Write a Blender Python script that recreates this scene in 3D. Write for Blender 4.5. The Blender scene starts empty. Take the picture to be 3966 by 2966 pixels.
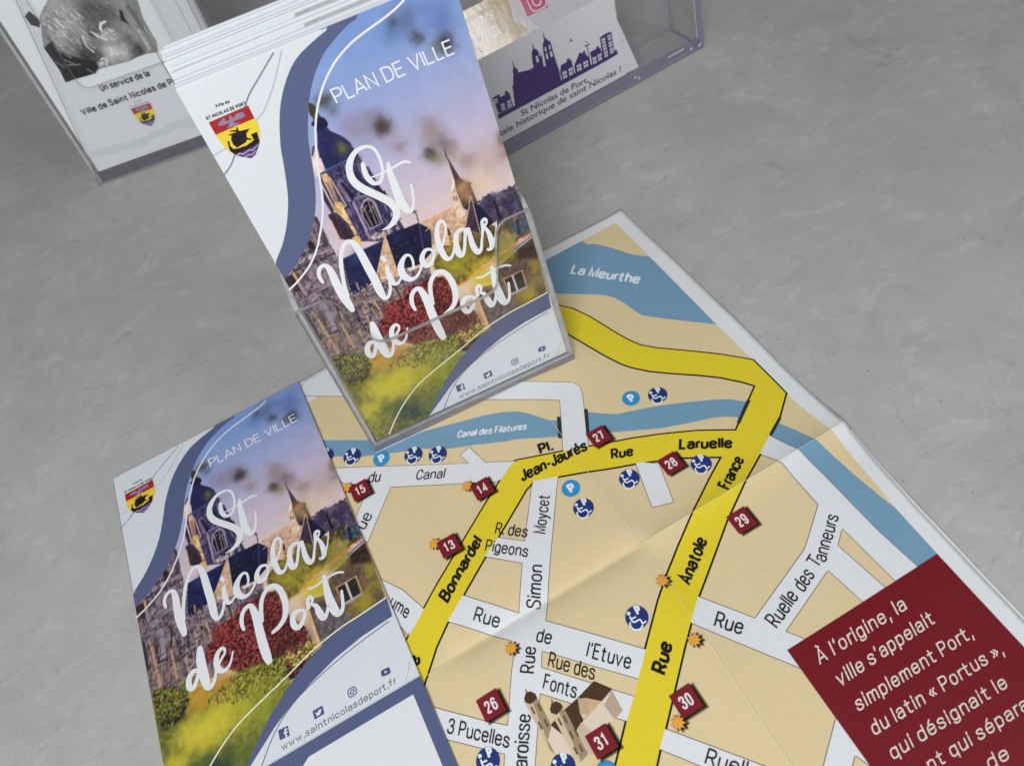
import bpy, bmesh, math, random
import numpy as np
from mathutils import Matrix, Vector
from mathutils.geometry import tessellate_polygon

# ------------------------------------------------------------------ scene, camera, light
scene = bpy.context.scene
COL = scene.collection
MM = 0.001
random.seed(4)

def frame(rot, org):
    """4x4 placement from a 3x3 rotation (rows) and an origin in metres."""
    m = Matrix([list(r) + [o] for r, o in zip(rot, org)] + [[0, 0, 0, 1]])
    return m

cam = bpy.data.cameras.new('camera')
cam_o = bpy.data.objects.new('camera', cam)
COL.objects.link(cam_o)
cam.sensor_width = 36.0
cam.lens = 25.809
cam.clip_start = 0.01
cam.clip_end = 50.0
cam_o.matrix_world = frame([[0.868854, 0.475417, -0.138101], [-0.459029, 0.669141, -0.584416], [-0.185432, 0.571165, 0.799616]], [0.144297, -0.104843, 0.283512])
cam.dof.use_dof = True
cam.dof.focus_distance = 0.30
cam.dof.aperture_fstop = 15.0
scene.camera = cam_o

world = bpy.data.worlds.new('World')
scene.world = world
world.use_nodes = True
bg = world.node_tree.nodes['Background']
bg.inputs[0].default_value = (0.93, 0.965, 1.0, 1)
bg.inputs[1].default_value = 0.19

def area(name, loc, target, sx, sy, power, col):
    l = bpy.data.lights.new(name, 'AREA')
    l.shape = 'RECTANGLE'; l.size = sx; l.size_y = sy; l.energy = power; l.color = col
    o = bpy.data.objects.new(name, l); COL.objects.link(o)
    o.location = loc
    o.rotation_euler = (Vector(target) - Vector(loc)).to_track_quat('-Z', 'Y').to_euler()
    return o
area('window_light', (-0.22, -0.60, 0.72), (0.14, 0.08, 0.03), 0.50, 0.36, 10.0, (0.925, 0.958, 1.0))
area('ceiling_light', (0.74, -0.42, 0.98), (0.2, 0.29, 0.05), 0.10, 0.55, 1.7, (1.0, 0.99, 0.97))

scene.view_settings.view_transform = 'Standard'
scene.view_settings.look = 'None'
scene.view_settings.exposure = -0.07
scene.view_settings.gamma = 1.0
scene.view_settings.use_curve_mapping = False
scene.cycles.use_denoising = True
scene.cycles.transparent_max_bounces = 32
scene.cycles.max_bounces = 10

# ------------------------------------------------------------------ traced shapes, millimetres on each sheet
D = {'H': 168.82,
 'bridges': [[(201.35, 72.17), (202.86, 71.13), (197.77, 60.87), (196.17, 61.96)], [(213.81, 68.97), (215.33, 68.13), (209.52, 57.01), (207.91, 57.06)], [(275.65, 32.04), (276.63, 30.72), (265.36, 23.64), (264.65, 24.84)], [(280.68, 17.33), (281.25, 16.23), (272.86, 11.73), (272.17, 12.98)]],
 'card': {'card': [(94.38, 7.03), (94.6, 43.02), (95.3, 54.72)],
          'fr': ('.fr', [(95.11, 26.53), (97.31, 26.44), (94.96, 28.14)]),
          'sil': [[(2.06, 24.51), (77.0, 24.08), (90.73, 25.0), (90.9, 21.75), (77.43, 21.32), (1.94, 21.47)],
                  [(14.44, 23.67), (16.03, 32.84), (16.17, 35.87), (17.01, 35.83), (19.18, 42.53), (19.04, 43.33), (20.34, 45.65), (20.67, 49.4), (21.01, 49.24), (21.0, 46.62), (21.62, 44.42), (22.74, 43.26), (22.38, 41.49), (30.25, 39.6), (32.8, 39.86), (33.16, 44.51), (34.13, 48.52), (35.33, 49.67), (35.95, 52.85), (36.27, 52.59), (36.37, 49.83), (38.07, 48.03), (38.51, 46.14), (39.54, 45.89),
                   (40.0, 43.56), (39.54, 37.3), (40.85, 36.92), (41.23, 41.72), (41.39, 45.7), (41.86, 46.97), (42.21, 49.34), (43.61, 51.23), (44.3, 55.96), (44.61, 55.34), (44.61, 52.45), (46.4, 50.0), (47.41, 49.14), (47.76, 47.73), (47.84, 41.75), (48.52, 33.2), (48.89, 30.82), (48.67, 22.4)],
                  [(49.15, 28.92), (50.65, 32.88), (55.23, 33.13), (55.47, 34.42), (57.41, 34.51), (57.43, 33.19), (58.48, 32.84), (58.61, 24.11), (58.66, 22.28), (49.35, 22.99)], [(59.4, 28.76), (65.11, 34.67), (66.76, 32.93), (66.94, 33.85), (68.93, 33.88), (68.84, 31.82), (70.54, 28.85), (70.58, 23.35), (70.62, 21.75), (59.2, 22.93)],
                  [(72.05, 31.57), (76.69, 31.56), (76.94, 32.59), (78.63, 32.58), (78.71, 31.1), (79.65, 31.04), (80.3, 22.98), (71.73, 23.04)], [(80.55, 36.73), (84.35, 37.22), (86.45, 37.16), (89.24, 36.6), (89.0, 23.99), (91.02, 23.85), (90.95, 22.0), (79.91, 22.47)], [(70.64, 35.69), (71.25, 35.63), (70.82, 23.68), (70.15, 23.77)],
                  [(69.32, 36.7), (72.91, 36.63), (72.88, 35.86), (69.32, 35.84)], [(59.46, 43.75), (60.54, 43.58), (60.7, 44.57), (61.5, 45.27), (61.28, 43.67), (62.52, 42.71), (60.78, 42.92)], [(70.28, 39.08), (71.08, 38.3), (71.71, 38.11), (71.43, 37.63), (70.63, 37.98)],
                  [(1.88, 35.2), (6.9, 35.37), (6.86, 33.34), (10.46, 33.32), (10.54, 35.06), (12.38, 34.89), (12.54, 33.57), (13.44, 33.24), (13.43, 24.68), (3.04, 24.71)]],
          'texts': [('St Nicolas de Port,', [(16.74, 16.26), (67.01, 14.93), (17.07, 19.91)]), ('Capitale historique de saint Nicolas !', [(-13.65, 11.43), (91.08, 10.25), (-13.17, 15.2)])],
          'top': [(1.7, 58.94), (80.65, 58.35)],
          'white': [(94.98, 42.35), (105.21, 6.59), (94.12, 7.15), (71.04, 7.7), (87.76, 42.99)],
          'win': [[(50.65, 28.68), (51.83, 28.62), (51.75, 26.78), (50.56, 26.84)], [(50.42, 26.32), (51.61, 26.27), (51.53, 24.41), (50.34, 24.47)], [(52.2, 28.58), (53.39, 28.52), (53.31, 26.68), (52.12, 26.74)], [(51.98, 26.22), (53.17, 26.16), (53.09, 24.31), (51.9, 24.37)], [(55.17, 28.61), (56.36, 28.55), (56.29, 26.71), (55.1, 26.76)],
                  [(54.96, 26.25), (56.16, 26.19), (56.09, 24.33), (54.89, 24.39)], [(56.72, 28.51), (57.92, 28.45), (57.85, 26.6), (56.66, 26.66)], [(56.52, 26.14), (57.72, 26.08), (57.65, 24.23), (56.45, 24.29)], [(61.12, 28.11), (62.47, 28.04), (62.43, 26.38), (61.07, 26.45)], [(60.95, 25.98), (62.31, 25.91), (62.26, 24.23), (60.9, 24.3)],
                  [(62.89, 27.99), (64.24, 27.93), (64.2, 26.26), (62.84, 26.33)], [(62.72, 25.86), (64.08, 25.79), (64.04, 24.12), (62.67, 24.18)], [(66.02, 27.88), (67.38, 27.82), (67.34, 26.24), (65.98, 26.31)], [(65.87, 25.86), (67.23, 25.8), (67.2, 24.21), (65.83, 24.28)], [(67.79, 27.77), (69.15, 27.7), (69.12, 26.12), (67.76, 26.19)],
                  [(67.65, 25.75), (69.01, 25.68), (68.99, 24.09), (67.62, 24.16)], [(72.8, 27.48), (73.95, 27.42), (73.93, 25.75), (72.78, 25.8)], [(72.67, 25.33), (73.82, 25.28), (73.8, 23.59), (72.65, 23.65)], [(74.3, 27.38), (75.45, 27.33), (75.43, 25.65), (74.28, 25.71)], [(74.17, 25.23), (75.32, 25.18), (75.31, 23.49), (74.15, 23.55)],
                  [(76.74, 27.7), (77.89, 27.65), (77.88, 25.97), (76.73, 26.03)], [(76.62, 25.56), (77.77, 25.5), (77.76, 23.81), (76.61, 23.87)], [(78.24, 27.61), (79.39, 27.55), (79.39, 25.87), (78.23, 25.93)], [(78.12, 25.46), (79.28, 25.4), (79.28, 23.71), (78.12, 23.77)], [(81.56, 35.42), (82.62, 35.37), (82.62, 33.91), (81.56, 33.96)],
                  [(81.47, 33.55), (82.53, 33.5), (82.53, 32.04), (81.47, 32.08)], [(82.94, 35.33), (83.99, 35.29), (84.0, 33.83), (82.94, 33.88)], [(82.85, 33.47), (83.91, 33.42), (83.91, 31.95), (82.85, 32.0)], [(85.98, 35.56), (87.04, 35.51), (87.06, 34.14), (85.99, 34.19)], [(85.91, 33.81), (86.97, 33.76), (86.98, 32.38), (85.92, 32.43)],
                  [(87.36, 35.47), (88.42, 35.43), (88.44, 34.06), (87.38, 34.11)], [(87.29, 33.72), (88.35, 33.67), (88.37, 32.3), (87.31, 32.34)], [(81.54, 31.42), (82.6, 31.37), (82.61, 29.9), (81.54, 29.95)], [(81.45, 29.53), (82.51, 29.48), (82.52, 28.0), (81.45, 28.05)], [(82.93, 31.34), (83.99, 31.29), (83.99, 29.81), (82.93, 29.86)],
                  [(82.84, 29.44), (83.9, 29.39), (83.91, 27.91), (82.84, 27.96)], [(85.91, 31.42), (86.97, 31.37), (86.98, 29.99), (85.92, 30.04)], [(85.83, 29.65), (86.9, 29.6), (86.91, 28.2), (85.84, 28.25)], [(87.3, 31.33), (88.36, 31.28), (88.38, 29.9), (87.31, 29.95)], [(87.22, 29.56), (88.29, 29.51), (88.31, 28.11), (87.24, 28.16)],
                  [(81.56, 27.32), (82.63, 27.27), (82.63, 25.77), (81.56, 25.82)], [(81.47, 25.4), (82.54, 25.35), (82.54, 23.85), (81.47, 23.9)], [(82.95, 27.23), (84.02, 27.18), (84.03, 25.68), (82.96, 25.73)], [(82.86, 25.31), (83.93, 25.26), (83.94, 23.75), (82.87, 23.81)], [(85.96, 27.35), (87.03, 27.3), (87.05, 25.89), (85.97, 25.95)],
                  [(85.88, 25.55), (86.96, 25.5), (86.97, 24.09), (85.9, 24.14)], [(87.36, 27.26), (88.43, 27.21), (88.45, 25.8), (87.37, 25.85)], [(87.29, 25.46), (88.36, 25.41), (88.38, 23.99), (87.3, 24.05)], [(2.47, 34.03), (3.53, 33.98), (3.39, 32.74), (2.32, 32.79)], [(2.2, 32.44), (3.27, 32.39), (3.12, 31.14), (2.05, 31.19)], [(3.86, 33.94), (4.93, 33.89), (4.78, 32.65), (3.71, 32.7)],
                  [(3.59, 32.35), (4.66, 32.3), (4.52, 31.05), (3.45, 31.1)], [(6.05, 29.16), (7.01, 29.11), (6.83, 27.49), (5.87, 27.54)], [(5.72, 27.08), (6.68, 27.03), (6.49, 25.4), (5.53, 25.45)], [(7.3, 29.08), (8.26, 29.03), (8.08, 27.4), (7.12, 27.45)], [(6.96, 27.0), (7.92, 26.95), (7.74, 25.31), (6.78, 25.36)], [(10.32, 29.13), (11.41, 29.08), (11.23, 27.36), (10.14, 27.41)],
                  [(9.98, 26.93), (11.07, 26.87), (10.89, 25.15), (9.8, 25.2)], [(11.74, 29.03), (12.82, 28.98), (12.64, 27.26), (11.56, 27.32)], [(11.4, 26.83), (12.49, 26.78), (12.31, 25.05), (11.22, 25.11)], [(36.08, 45.24), (37.09, 45.08), (37.24, 41.38), (35.67, 41.36)], [(42.86, 47.29), (43.86, 47.27), (43.67, 44.89), (42.65, 44.84)],
                  [(45.77, 47.26), (46.79, 47.31), (46.77, 44.79), (45.66, 44.77)], [(42.68, 43.55), (43.7, 43.6), (43.66, 40.28), (42.45, 40.31)], [(45.56, 43.54), (46.92, 43.53), (46.99, 40.2), (45.36, 40.2)], [(38.43, 45.88), (39.3, 45.78), (39.25, 43.9), (38.36, 43.96)]]},
 'chair': {'P': [(0.44, 0.26), (2.56, 0.04), (0.87, 4.19)], 'head': [(-1.86, 2.83)], 'lines': [[(-2.11, 1.71), (-2.11, -0.84), (0.48, -1.3), (0.63, -3.02), (2.2, -2.92)], [(-2.16, 0.56), (-0.17, 0.31)], [(-3.18, -0.19), (-3.82, -1.49), (-3.58, -2.99), (-2.49, -4.01), (-1.03, -4.21), (0.33, -3.47)]]},
 'church': [((70, 48, 34), [(155.61, -34.63), (160.0, -40.32), (154.48, -41.82), (147.52, -36.6)]), ((70, 48, 34), [(147.52, -36.6), (145.57, -41.54), (145.46, -44.23), (141.72, -45.48), (140.44, -40.89), (141.6, -37.63)]), ((176, 152, 128), [(147.41, -36.78), (150.15, -38.13), (148.44, -43.43), (145.47, -41.72)]), ((190, 160, 125), [(150.15, -38.13), (154.41, -41.92), (148.44, -43.43)]),
            ((205, 190, 175), [(154.41, -41.92), (159.48, -40.73), (159.22, -48.27), (155.24, -49.39), (149.02, -48.98), (145.8, -49.38), (143.33, -45.27), (145.66, -43.89), (148.44, -43.43)]), ((170, 150, 132), [(154.47, -43.45), (159.48, -40.73), (159.22, -48.27), (155.24, -49.39)]),
            ((185, 168, 150), [(141.72, -45.48), (144.51, -44.14), (146.21, -48.72), (150.95, -48.29), (153.56, -52.03), (149.48, -54.56), (142.42, -54.9), (139.98, -50.04)]), ((70, 48, 34), [(134.78, -39.47), (136.31, -38.97), (137.14, -43.99), (132.64, -43.21)]), ((205, 190, 175), [(134.58, -39.81), (136.75, -44.66), (137.78, -48.79), (136.23, -51.41), (131.09, -48.5), (131.14, -43.25)]),
            ((148, 128, 106), [(129.93, -28.3), (134.67, -29.38), (134.39, -40.15), (131.14, -43.25), (131.28, -48.61), (130.37, -46.35)]), ((188, 170, 146), [(129.93, -28.3), (132.64, -28.91), (131.16, -41.47), (130.38, -45.47)]), ((70, 48, 34), [(130.33, -27.1), (131.9, -25.61), (133.69, -26.07), (134.79, -27.77), (134.67, -29.38), (131.6, -29.88), (130.13, -28.41)]),
            ((95, 75, 58), [(132.19, -24.33), (132.46, -24.58), (132.48, -25.95), (132.05, -25.8)]), ((148, 128, 106), [(136.65, -36.17), (141.5, -37.81), (141.15, -54.19), (137.53, -54.94), (136.6, -51.61)]), ((192, 174, 150), [(136.65, -36.17), (139.22, -36.96), (138.01, -54.14), (137.53, -54.94), (136.6, -51.61)]),
            ((70, 48, 34), [(136.77, -35.08), (138.16, -33.53), (140.04, -33.78), (141.19, -35.29), (141.26, -36.74), (138.05, -37.67), (136.65, -36.17)]), ((95, 75, 58), [(138.79, -32.25), (139.06, -32.4), (138.93, -33.51), (138.55, -33.29)]), ((95, 75, 58), [(130.98, -30.56), (131.63, -30.65), (131.62, -33.5), (130.91, -33.42)]),
            ((95, 75, 58), [(133.58, -30.88), (134.23, -30.98), (134.21, -33.83), (133.5, -33.75)]), ((95, 75, 58), [(130.83, -36.29), (131.48, -36.38), (131.47, -39.16), (130.77, -39.08)]), ((95, 75, 58), [(133.11, -36.68), (133.76, -36.77), (133.73, -39.55), (133.03, -39.47)]), ((95, 75, 58), [(137.64, -38.82), (138.29, -38.92), (138.24, -41.68), (137.54, -41.59)]),
            ((95, 75, 58), [(139.74, -39.1), (140.38, -39.2), (140.32, -41.96), (139.62, -41.88)]), ((95, 75, 58), [(139.01, -44.6), (139.65, -44.7), (139.59, -47.39), (138.9, -47.31)]), ((95, 75, 58), [(140.89, -44.78), (141.53, -44.88), (141.46, -47.57), (140.77, -47.49)]), ((95, 75, 58), [(137.76, -49.66), (138.39, -49.75), (138.33, -52.38), (137.65, -52.3)]),
            ((95, 75, 58), [(139.8, -49.94), (140.43, -50.03), (140.36, -52.66), (139.68, -52.58)])],
 'cover': {'band_left': [(53.12, 167.77), (49.21, 166.72), (41.49, 163.97), (36.38, 160.57), (30.96, 154.96), (26.49, 148.34), (22.21, 139.18), (19.99, 132.22), (16.85, 123.29), (13.94, 117.23), (10.31, 111.31), (5.78, 105.63), (-0.64, 99.47)],
           'band_right': [(63.98, 167.52), (60.68, 166.85), (55.5, 164.71), (49.94, 161.85), (45.01, 157.86), (41.15, 153.64), (38.24, 149.53), (37.11, 147.85), (34.15, 142.14), (31.83, 136.81), (30.3, 131.77), (28.63, 126.17), (26.92, 121.41), (25.18, 117.29), (23.11, 113.23), (20.91, 109.91), (16.81, 104.37), (13.62, 101.43), (8.66, 97.32), (4.8, 94.91), (-0.28, 93.07)],
           'corner_line': [(98.65, 6.97), (96.9, 3.97), (94.45, 0.52)],
           'crest': [((165, 40, 50), [(4.18, 155.42), (18.6, 155.68), (18.52, 151.05), (4.2, 150.91)]), ((232, 205, 60), [(4.2, 150.91), (18.52, 151.05), (18.81, 149.3), (18.08, 146.61), (16.82, 144.1), (14.59, 141.35), (12.9, 139.89), (11.15, 139.29), (8.17, 141.12), (6.16, 143.06), (5.02, 145.38), (4.4, 148.07)]),
                     ((140, 130, 160), [(6.39, 153.2), (7.16, 154.06), (9.54, 155.13), (9.36, 153.75), (10.71, 153.49), (11.26, 155.02), (11.99, 154.72), (11.95, 153.57), (13.71, 154.61), (15.98, 154.41), (16.13, 152.75), (13.28, 152.74), (11.8, 152.76), (11.77, 151.89), (13.31, 151.7), (11.98, 150.91), (10.14, 151.37), (8.27, 151.25), (9.54, 151.91), (10.31, 152.77), (7.97, 152.85)]),
                     ((35, 26, 32), [(11.65, 150.69), (11.95, 150.63), (11.8, 149.14), (15.56, 148.61), (13.65, 147.54), (13.18, 146.16), (14.37, 145.37), (14.51, 144.82), (12.74, 145.5), (12.09, 144.86), (10.8, 144.73), (8.41, 144.38), (7.78, 145.99), (8.05, 147.7), (8.82, 148.76), (7.94, 149.13), (8.02, 149.39), (9.26, 149.35), (11.03, 149.16), (8.87, 150.17), (9.08, 150.44), (11.18, 149.88)]),
                     ((35, 26, 32), [(6.61, 147.6), (7.3, 147.32), (6.67, 145.91), (7.23, 144.45), (8.85, 144.07), (11.81, 143.9), (14.93, 144.59), (14.88, 146.67), (17.15, 146.75), (16.57, 143.75), (16.16, 143.15), (12.73, 142.75), (9.62, 142.67), (6.59, 142.72), (5.73, 144.47)]),
                     ((70, 52, 95), [(6.59, 142.72), (9.62, 142.67), (12.73, 142.75), (16.21, 143.13), (14.59, 141.35), (12.9, 139.89), (11.15, 139.29), (8.17, 141.12)]), ((160, 145, 200), [(6.78, 142.24), (8.35, 142.59), (9.53, 141.94), (11.96, 142.46), (12.93, 141.99), (15.71, 142.88), (15.28, 142.36), (12.75, 141.35), (11.79, 141.85), (9.31, 141.26), (8.16, 141.96), (7.04, 141.88)]),
                     ((160, 145, 200), [(8.85, 140.68), (10.89, 141.05), (11.9, 140.63), (14.34, 141.45), (13.71, 140.85), (11.88, 140.01), (10.72, 140.44), (9.54, 140.26)])],
           'crest_text': [('Ville de', [(8.57, 158.75), (13.65, 158.6), (8.8, 159.79)]), ('ST NICOLAS DE PORT', [(3.92, 156.26), (18.31, 156.08), (4.05, 157.41)])],
           'icons': {'cam': [(72.85, 9.3), (76.16, 9.31), (76.08, 6.31), (72.81, 6.13)], 'f_box': [(44.16, 9.52), (48.05, 9.17), (47.81, 5.37), (43.81, 5.65)], 'play': [(86.96, 9.41), (90.85, 9.05), (90.43, 6.33), (86.66, 6.81)], 't_box': [(58.29, 9.17), (62.39, 9.18), (62.25, 5.91), (58.13, 5.76)]},
           'line_dark': [[(34.27, 167.66), (30.12, 164.94), (25.58, 161.93), (20.99, 158.89), (18.48, 156.6), (13.91, 151.33), (9.98, 146.5), (6.37, 142.3), (3.32, 139.56), (-0.84, 137.26)]],
           'line_light': [[(37.08, 167.57), (33.83, 163.53), (30.19, 159.34), (27.01, 156.1), (22.53, 152.07), (19.0, 150.32), (12.01, 147.83), (4.44, 145.55), (0.0, 145.0)]],
           'line_white': [(81.81, 167.5), (77.12, 165.72), (70.99, 164.17), (64.94, 162.86), (59.4, 161.34), (53.3, 158.64), (48.92, 155.79), (44.78, 152.22), (41.48, 148.54), (39.1, 145.34), (36.98, 141.86), (35.13, 138.2), (32.57, 131.96), (30.73, 126.92), (29.15, 121.64), (27.81, 117.35), (26.06, 113.15), (23.38, 108.0), (19.42, 102.26), (17.32, 99.34), (11.71, 93.86), (4.94, 89.8),
                          (-0.59, 87.44)],
           'script': [[(46.4, 121.85, 1.57), (45.92, 119.46, 1.98), (45.93, 116.54, 2.14), (46.82, 114.23, 1.88), (48.07, 113.09, 1.49), (49.87, 113.19, 1.35), (51.46, 115.01, 1.21), (52.5, 117.49, 1.2), (53.05, 121.01, 1.19), (52.84, 124.22, 1.18), (51.78, 126.36, 1.17), (49.71, 127.45, 1.29), (46.88, 127.44, 1.55), (44.44, 126.38, 1.94), (42.19, 124.22, 2.47), (40.78, 121.4, 2.62),
                       (40.55, 117.72, 2.92), (42.11, 114.08, 3.09), (44.75, 110.81, 2.99), (47.5, 107.61, 3.03), (49.78, 104.59, 3.06), (51.07, 101.21, 3.1), (50.49, 98.33, 2.84), (48.37, 96.12, 2.29), (45.8, 95.05, 1.43), (43.0, 94.9, 0.4)],
                      [(55.24, 118.34, 1.47), (54.59, 115.41, 2.29), (54.38, 111.36, 2.86), (54.15, 107.24, 3.32), (54.07, 102.66, 3.65), (54.78, 99.22, 3.12), (56.0, 97.72, 2.28), (57.46, 98.32, 1.43), (58.56, 100.33, 1.13), (59.56, 103.61, 1.01), (60.26, 107.27, 0.94)],
                      [(47.15, 116.01, 0.54), (49.25, 115.83, 0.67), (52.77, 115.91, 0.86), (56.35, 116.12, 0.97), (59.13, 116.52, 1.02), (61.45, 116.49, 1.13), (63.04, 115.34, 0.87)],
                      [(12.55, 84.86, 1.32), (12.46, 87.65, 1.54), (13.68, 90.21, 1.61), (15.76, 91.2, 1.53), (17.14, 89.86, 2.11), (17.42, 87.01, 2.9), (17.15, 81.17, 3.35), (17.23, 75.95, 3.61), (17.67, 71.41, 3.25), (17.94, 68.1, 2.3)],
                      [(18.91, 74.62, 1.45), (19.65, 79.45, 1.59), (21.05, 84.76, 1.64), (22.76, 89.81, 1.69), (24.92, 93.64, 1.67), (27.38, 95.95, 1.74), (29.21, 96.04, 1.81), (30.68, 93.95, 2.48), (31.23, 89.72, 3.09), (31.48, 82.84, 3.35), (31.73, 76.69, 3.42), (31.63, 70.56, 3.28), (32.11, 67.17, 2.15), (33.72, 66.84, 1.49), (35.75, 69.45, 1.32), (37.02, 73.11, 1.22)],
                      [(38.51, 79.39, 1.6), (37.89, 76.91, 2.1), (37.8, 73.67, 2.44), (38.3, 71.28, 1.89), (39.79, 70.78, 1.32), (41.32, 71.92, 0.98), (42.83, 73.54, 0.82)], [(38.39, 84.03, 1.74), (38.77, 82.48, 1.59)],
                      [(48.18, 74.19, 0.98), (49.09, 77.01, 1.05), (48.95, 79.83, 1.04), (47.19, 80.68, 1.44), (44.71, 78.68, 2.21), (43.17, 75.72, 3.04), (43.39, 72.31, 3.11), (45.41, 69.89, 2.07), (48.03, 70.02, 1.32), (50.55, 72.09, 1.07), (52.34, 74.5, 0.98)],
                      [(57.81, 78.78, 1.13), (55.7, 79.33, 1.53), (53.55, 77.61, 2.03), (52.67, 74.8, 2.45), (53.75, 72.64, 2.14), (56.08, 73.14, 1.56), (58.03, 75.45, 1.23), (58.23, 77.66, 1.06), (57.63, 78.87, 0.97)], [(57.94, 78.03, 0.73), (59.66, 77.53, 0.81), (61.69, 77.84, 0.73)],
                      [(62.88, 78.18, 0.97), (65.67, 82.29, 1.04), (66.93, 85.7, 1.19), (66.37, 88.15, 1.42), (64.53, 87.69, 1.81), (62.73, 84.56, 1.99), (61.69, 80.11, 2.42), (61.69, 75.54, 2.66), (62.49, 71.9, 2.15), (64.53, 71.61, 1.41), (66.38, 73.75, 1.07), (68.07, 76.63, 0.98)],
                      [(74.4, 80.67, 1.13), (71.9, 81.39, 1.61), (69.76, 79.92, 2.03), (68.36, 76.03, 2.46), (68.05, 71.79, 2.74), (69.24, 70.51, 1.92), (70.9, 72.52, 1.41), (72.47, 76.37, 1.39), (73.95, 79.98, 1.54)], [(75.32, 80.24, 1.62), (75.04, 76.99, 2.05), (74.79, 72.52, 2.49), (75.7, 68.82, 2.35), (77.6, 69.54, 1.51), (79.15, 73.22, 1.08), (81.03, 76.9, 0.99), (82.68, 79.29, 0.82)],
                      [(79.6, 73.93, 0.99), (80.99, 77.82, 1.23), (81.76, 80.61, 1.46), (82.96, 81.39, 1.46), (83.72, 80.6, 1.06), (83.13, 79.08, 0.9), (81.85, 78.33, 0.9)], [(82.24, 77.7, 1.23), (82.88, 74.67, 1.9), (82.88, 70.99, 2.43), (82.24, 68.5, 2.11), (80.91, 67.64, 1.52), (80.18, 68.08, 1.1)], [(83.0, 69.07, 0.84), (85.05, 72.28, 0.67), (86.58, 75.68, 0.58), (87.41, 78.23, 0.41)],
                      [(41.75, 55.75, 1.29), (41.57, 58.62, 1.71), (42.53, 62.11, 1.9), (44.48, 64.31, 1.93), (46.69, 64.42, 2.1), (47.5, 62.05, 2.75), (47.89, 57.38, 3.44), (47.63, 50.91, 3.72), (47.53, 44.72, 3.83), (47.74, 39.82, 3.62), (47.97, 37.11, 2.82)],
                      [(49.62, 54.98, 1.73), (50.48, 59.55, 1.88), (51.87, 63.76, 1.94), (54.02, 66.56, 1.93), (56.68, 67.88, 2.01), (58.95, 67.0, 2.18), (60.41, 63.87, 2.54), (60.92, 59.23, 2.79), (60.34, 54.54, 2.7), (58.58, 50.88, 2.29), (55.78, 48.74, 1.94), (52.71, 47.75, 1.51)],
                      [(65.66, 50.57, 1.5), (63.45, 50.68, 2.12), (61.73, 48.75, 2.39), (61.5, 45.52, 2.59), (63.01, 43.84, 2.25), (65.66, 45.7, 1.7), (67.21, 48.51, 1.33), (66.51, 50.29, 1.06)], [(67.24, 49.26, 0.98), (69.54, 49.36, 0.98)],
                      [(69.3, 49.74, 1.51), (69.65, 52.34, 1.67), (71.03, 53.76, 1.58), (71.79, 52.27, 1.32), (70.86, 50.32, 1.24), (72.2, 48.52, 1.87), (72.62, 44.97, 2.97), (73.46, 41.94, 2.45), (75.23, 42.85, 1.63), (76.68, 45.47, 1.17)],
                      [(79.32, 59.17, 1.73), (78.65, 54.34, 2.63), (78.22, 49.54, 3.34), (78.38, 44.35, 3.84), (79.36, 40.47, 2.93), (81.5, 40.79, 1.74), (82.91, 44.11, 1.36), (83.89, 48.72, 1.16)], [(71.46, 57.66, 0.87), (74.35, 56.96, 0.96), (77.67, 57.54, 1.04), (81.35, 57.83, 1.04), (84.86, 57.58, 1.05), (87.1, 56.39, 0.96)],
                      [(20.43, 49.21, 1.48), (18.31, 50.09, 2.08), (16.11, 48.38, 2.35), (15.4, 45.13, 2.55), (16.6, 43.38, 2.03), (18.62, 45.4, 1.67), (20.32, 48.74, 1.48)], [(22.77, 58.07, 2.37), (22.19, 54.53, 3.64), (21.98, 49.95, 3.91), (22.04, 44.87, 3.88), (22.49, 40.84, 2.94), (24.0, 40.16, 1.88), (25.95, 42.46, 1.33), (27.48, 46.18, 1.14)],
                      [(27.38, 45.71, 1.15), (29.81, 48.37, 1.05), (31.96, 50.36, 1.05), (32.15, 52.34, 1.21), (30.81, 52.94, 1.64), (28.8, 51.27, 2.08), (27.82, 47.85, 2.54), (28.58, 44.52, 2.39), (30.71, 43.37, 1.51), (33.15, 44.98, 1.06), (35.34, 49.08, 0.61)]],
           'swoosh': [(99.73, 35.47), (98.95, 35.44), (86.71, 34.22), (78.89, 33.66), (70.68, 31.84), (61.93, 28.49), (52.43, 23.18), (43.15, 16.65), (34.81, 8.83), (26.56, -0.06), (26.88, -0.05), (35.18, 5.63), (43.63, 11.56), (52.31, 16.22), (62.19, 20.11), (72.64, 23.61), (85.03, 26.03), (98.99, 27.17)],
           'swoosh_line_dark': [(97.06, 25.85), (87.01, 24.65), (74.55, 22.56), (62.89, 19.7), (53.8, 16.65), (46.35, 12.29), (40.79, 7.4), (36.49, 2.34), (34.43, -0.28)],
           'swoosh_line_white': [(99.43, 35.79), (86.46, 34.69), (79.06, 34.19), (66.1, 31.79), (54.01, 27.63), (41.98, 23.9), (29.65, 19.59), (19.36, 12.99), (12.03, 6.38), (6.3, 0.11)],
           'swoosh_low': [(26.56, -0.06), (26.88, -0.05), (35.18, 5.63), (43.63, 11.56), (52.31, 16.22), (62.19, 20.11), (72.64, 23.61), (85.03, 26.03), (98.99, 27.17)],
           'title': ('PLAN DE VILLE', [(46.27, 144.9), (93.09, 145.2), (45.89, 150.33)]),
           'web': ('www.saintnicolasdeport.fr', [(43.59, 1.5), (91.04, 1.66), (43.68, 4.21)])},
 'flyer': {'crest_at': [(45.79, 38.64), (59.4, 38.22), (51.85, 24.23)],
           'hat': [(17.78, 107.83), (22.1, 109.81), (23.54, 106.56), (24.84, 103.06), (22.2, 99.64), (18.34, 102.59), (18.1, 104.92)],
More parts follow.
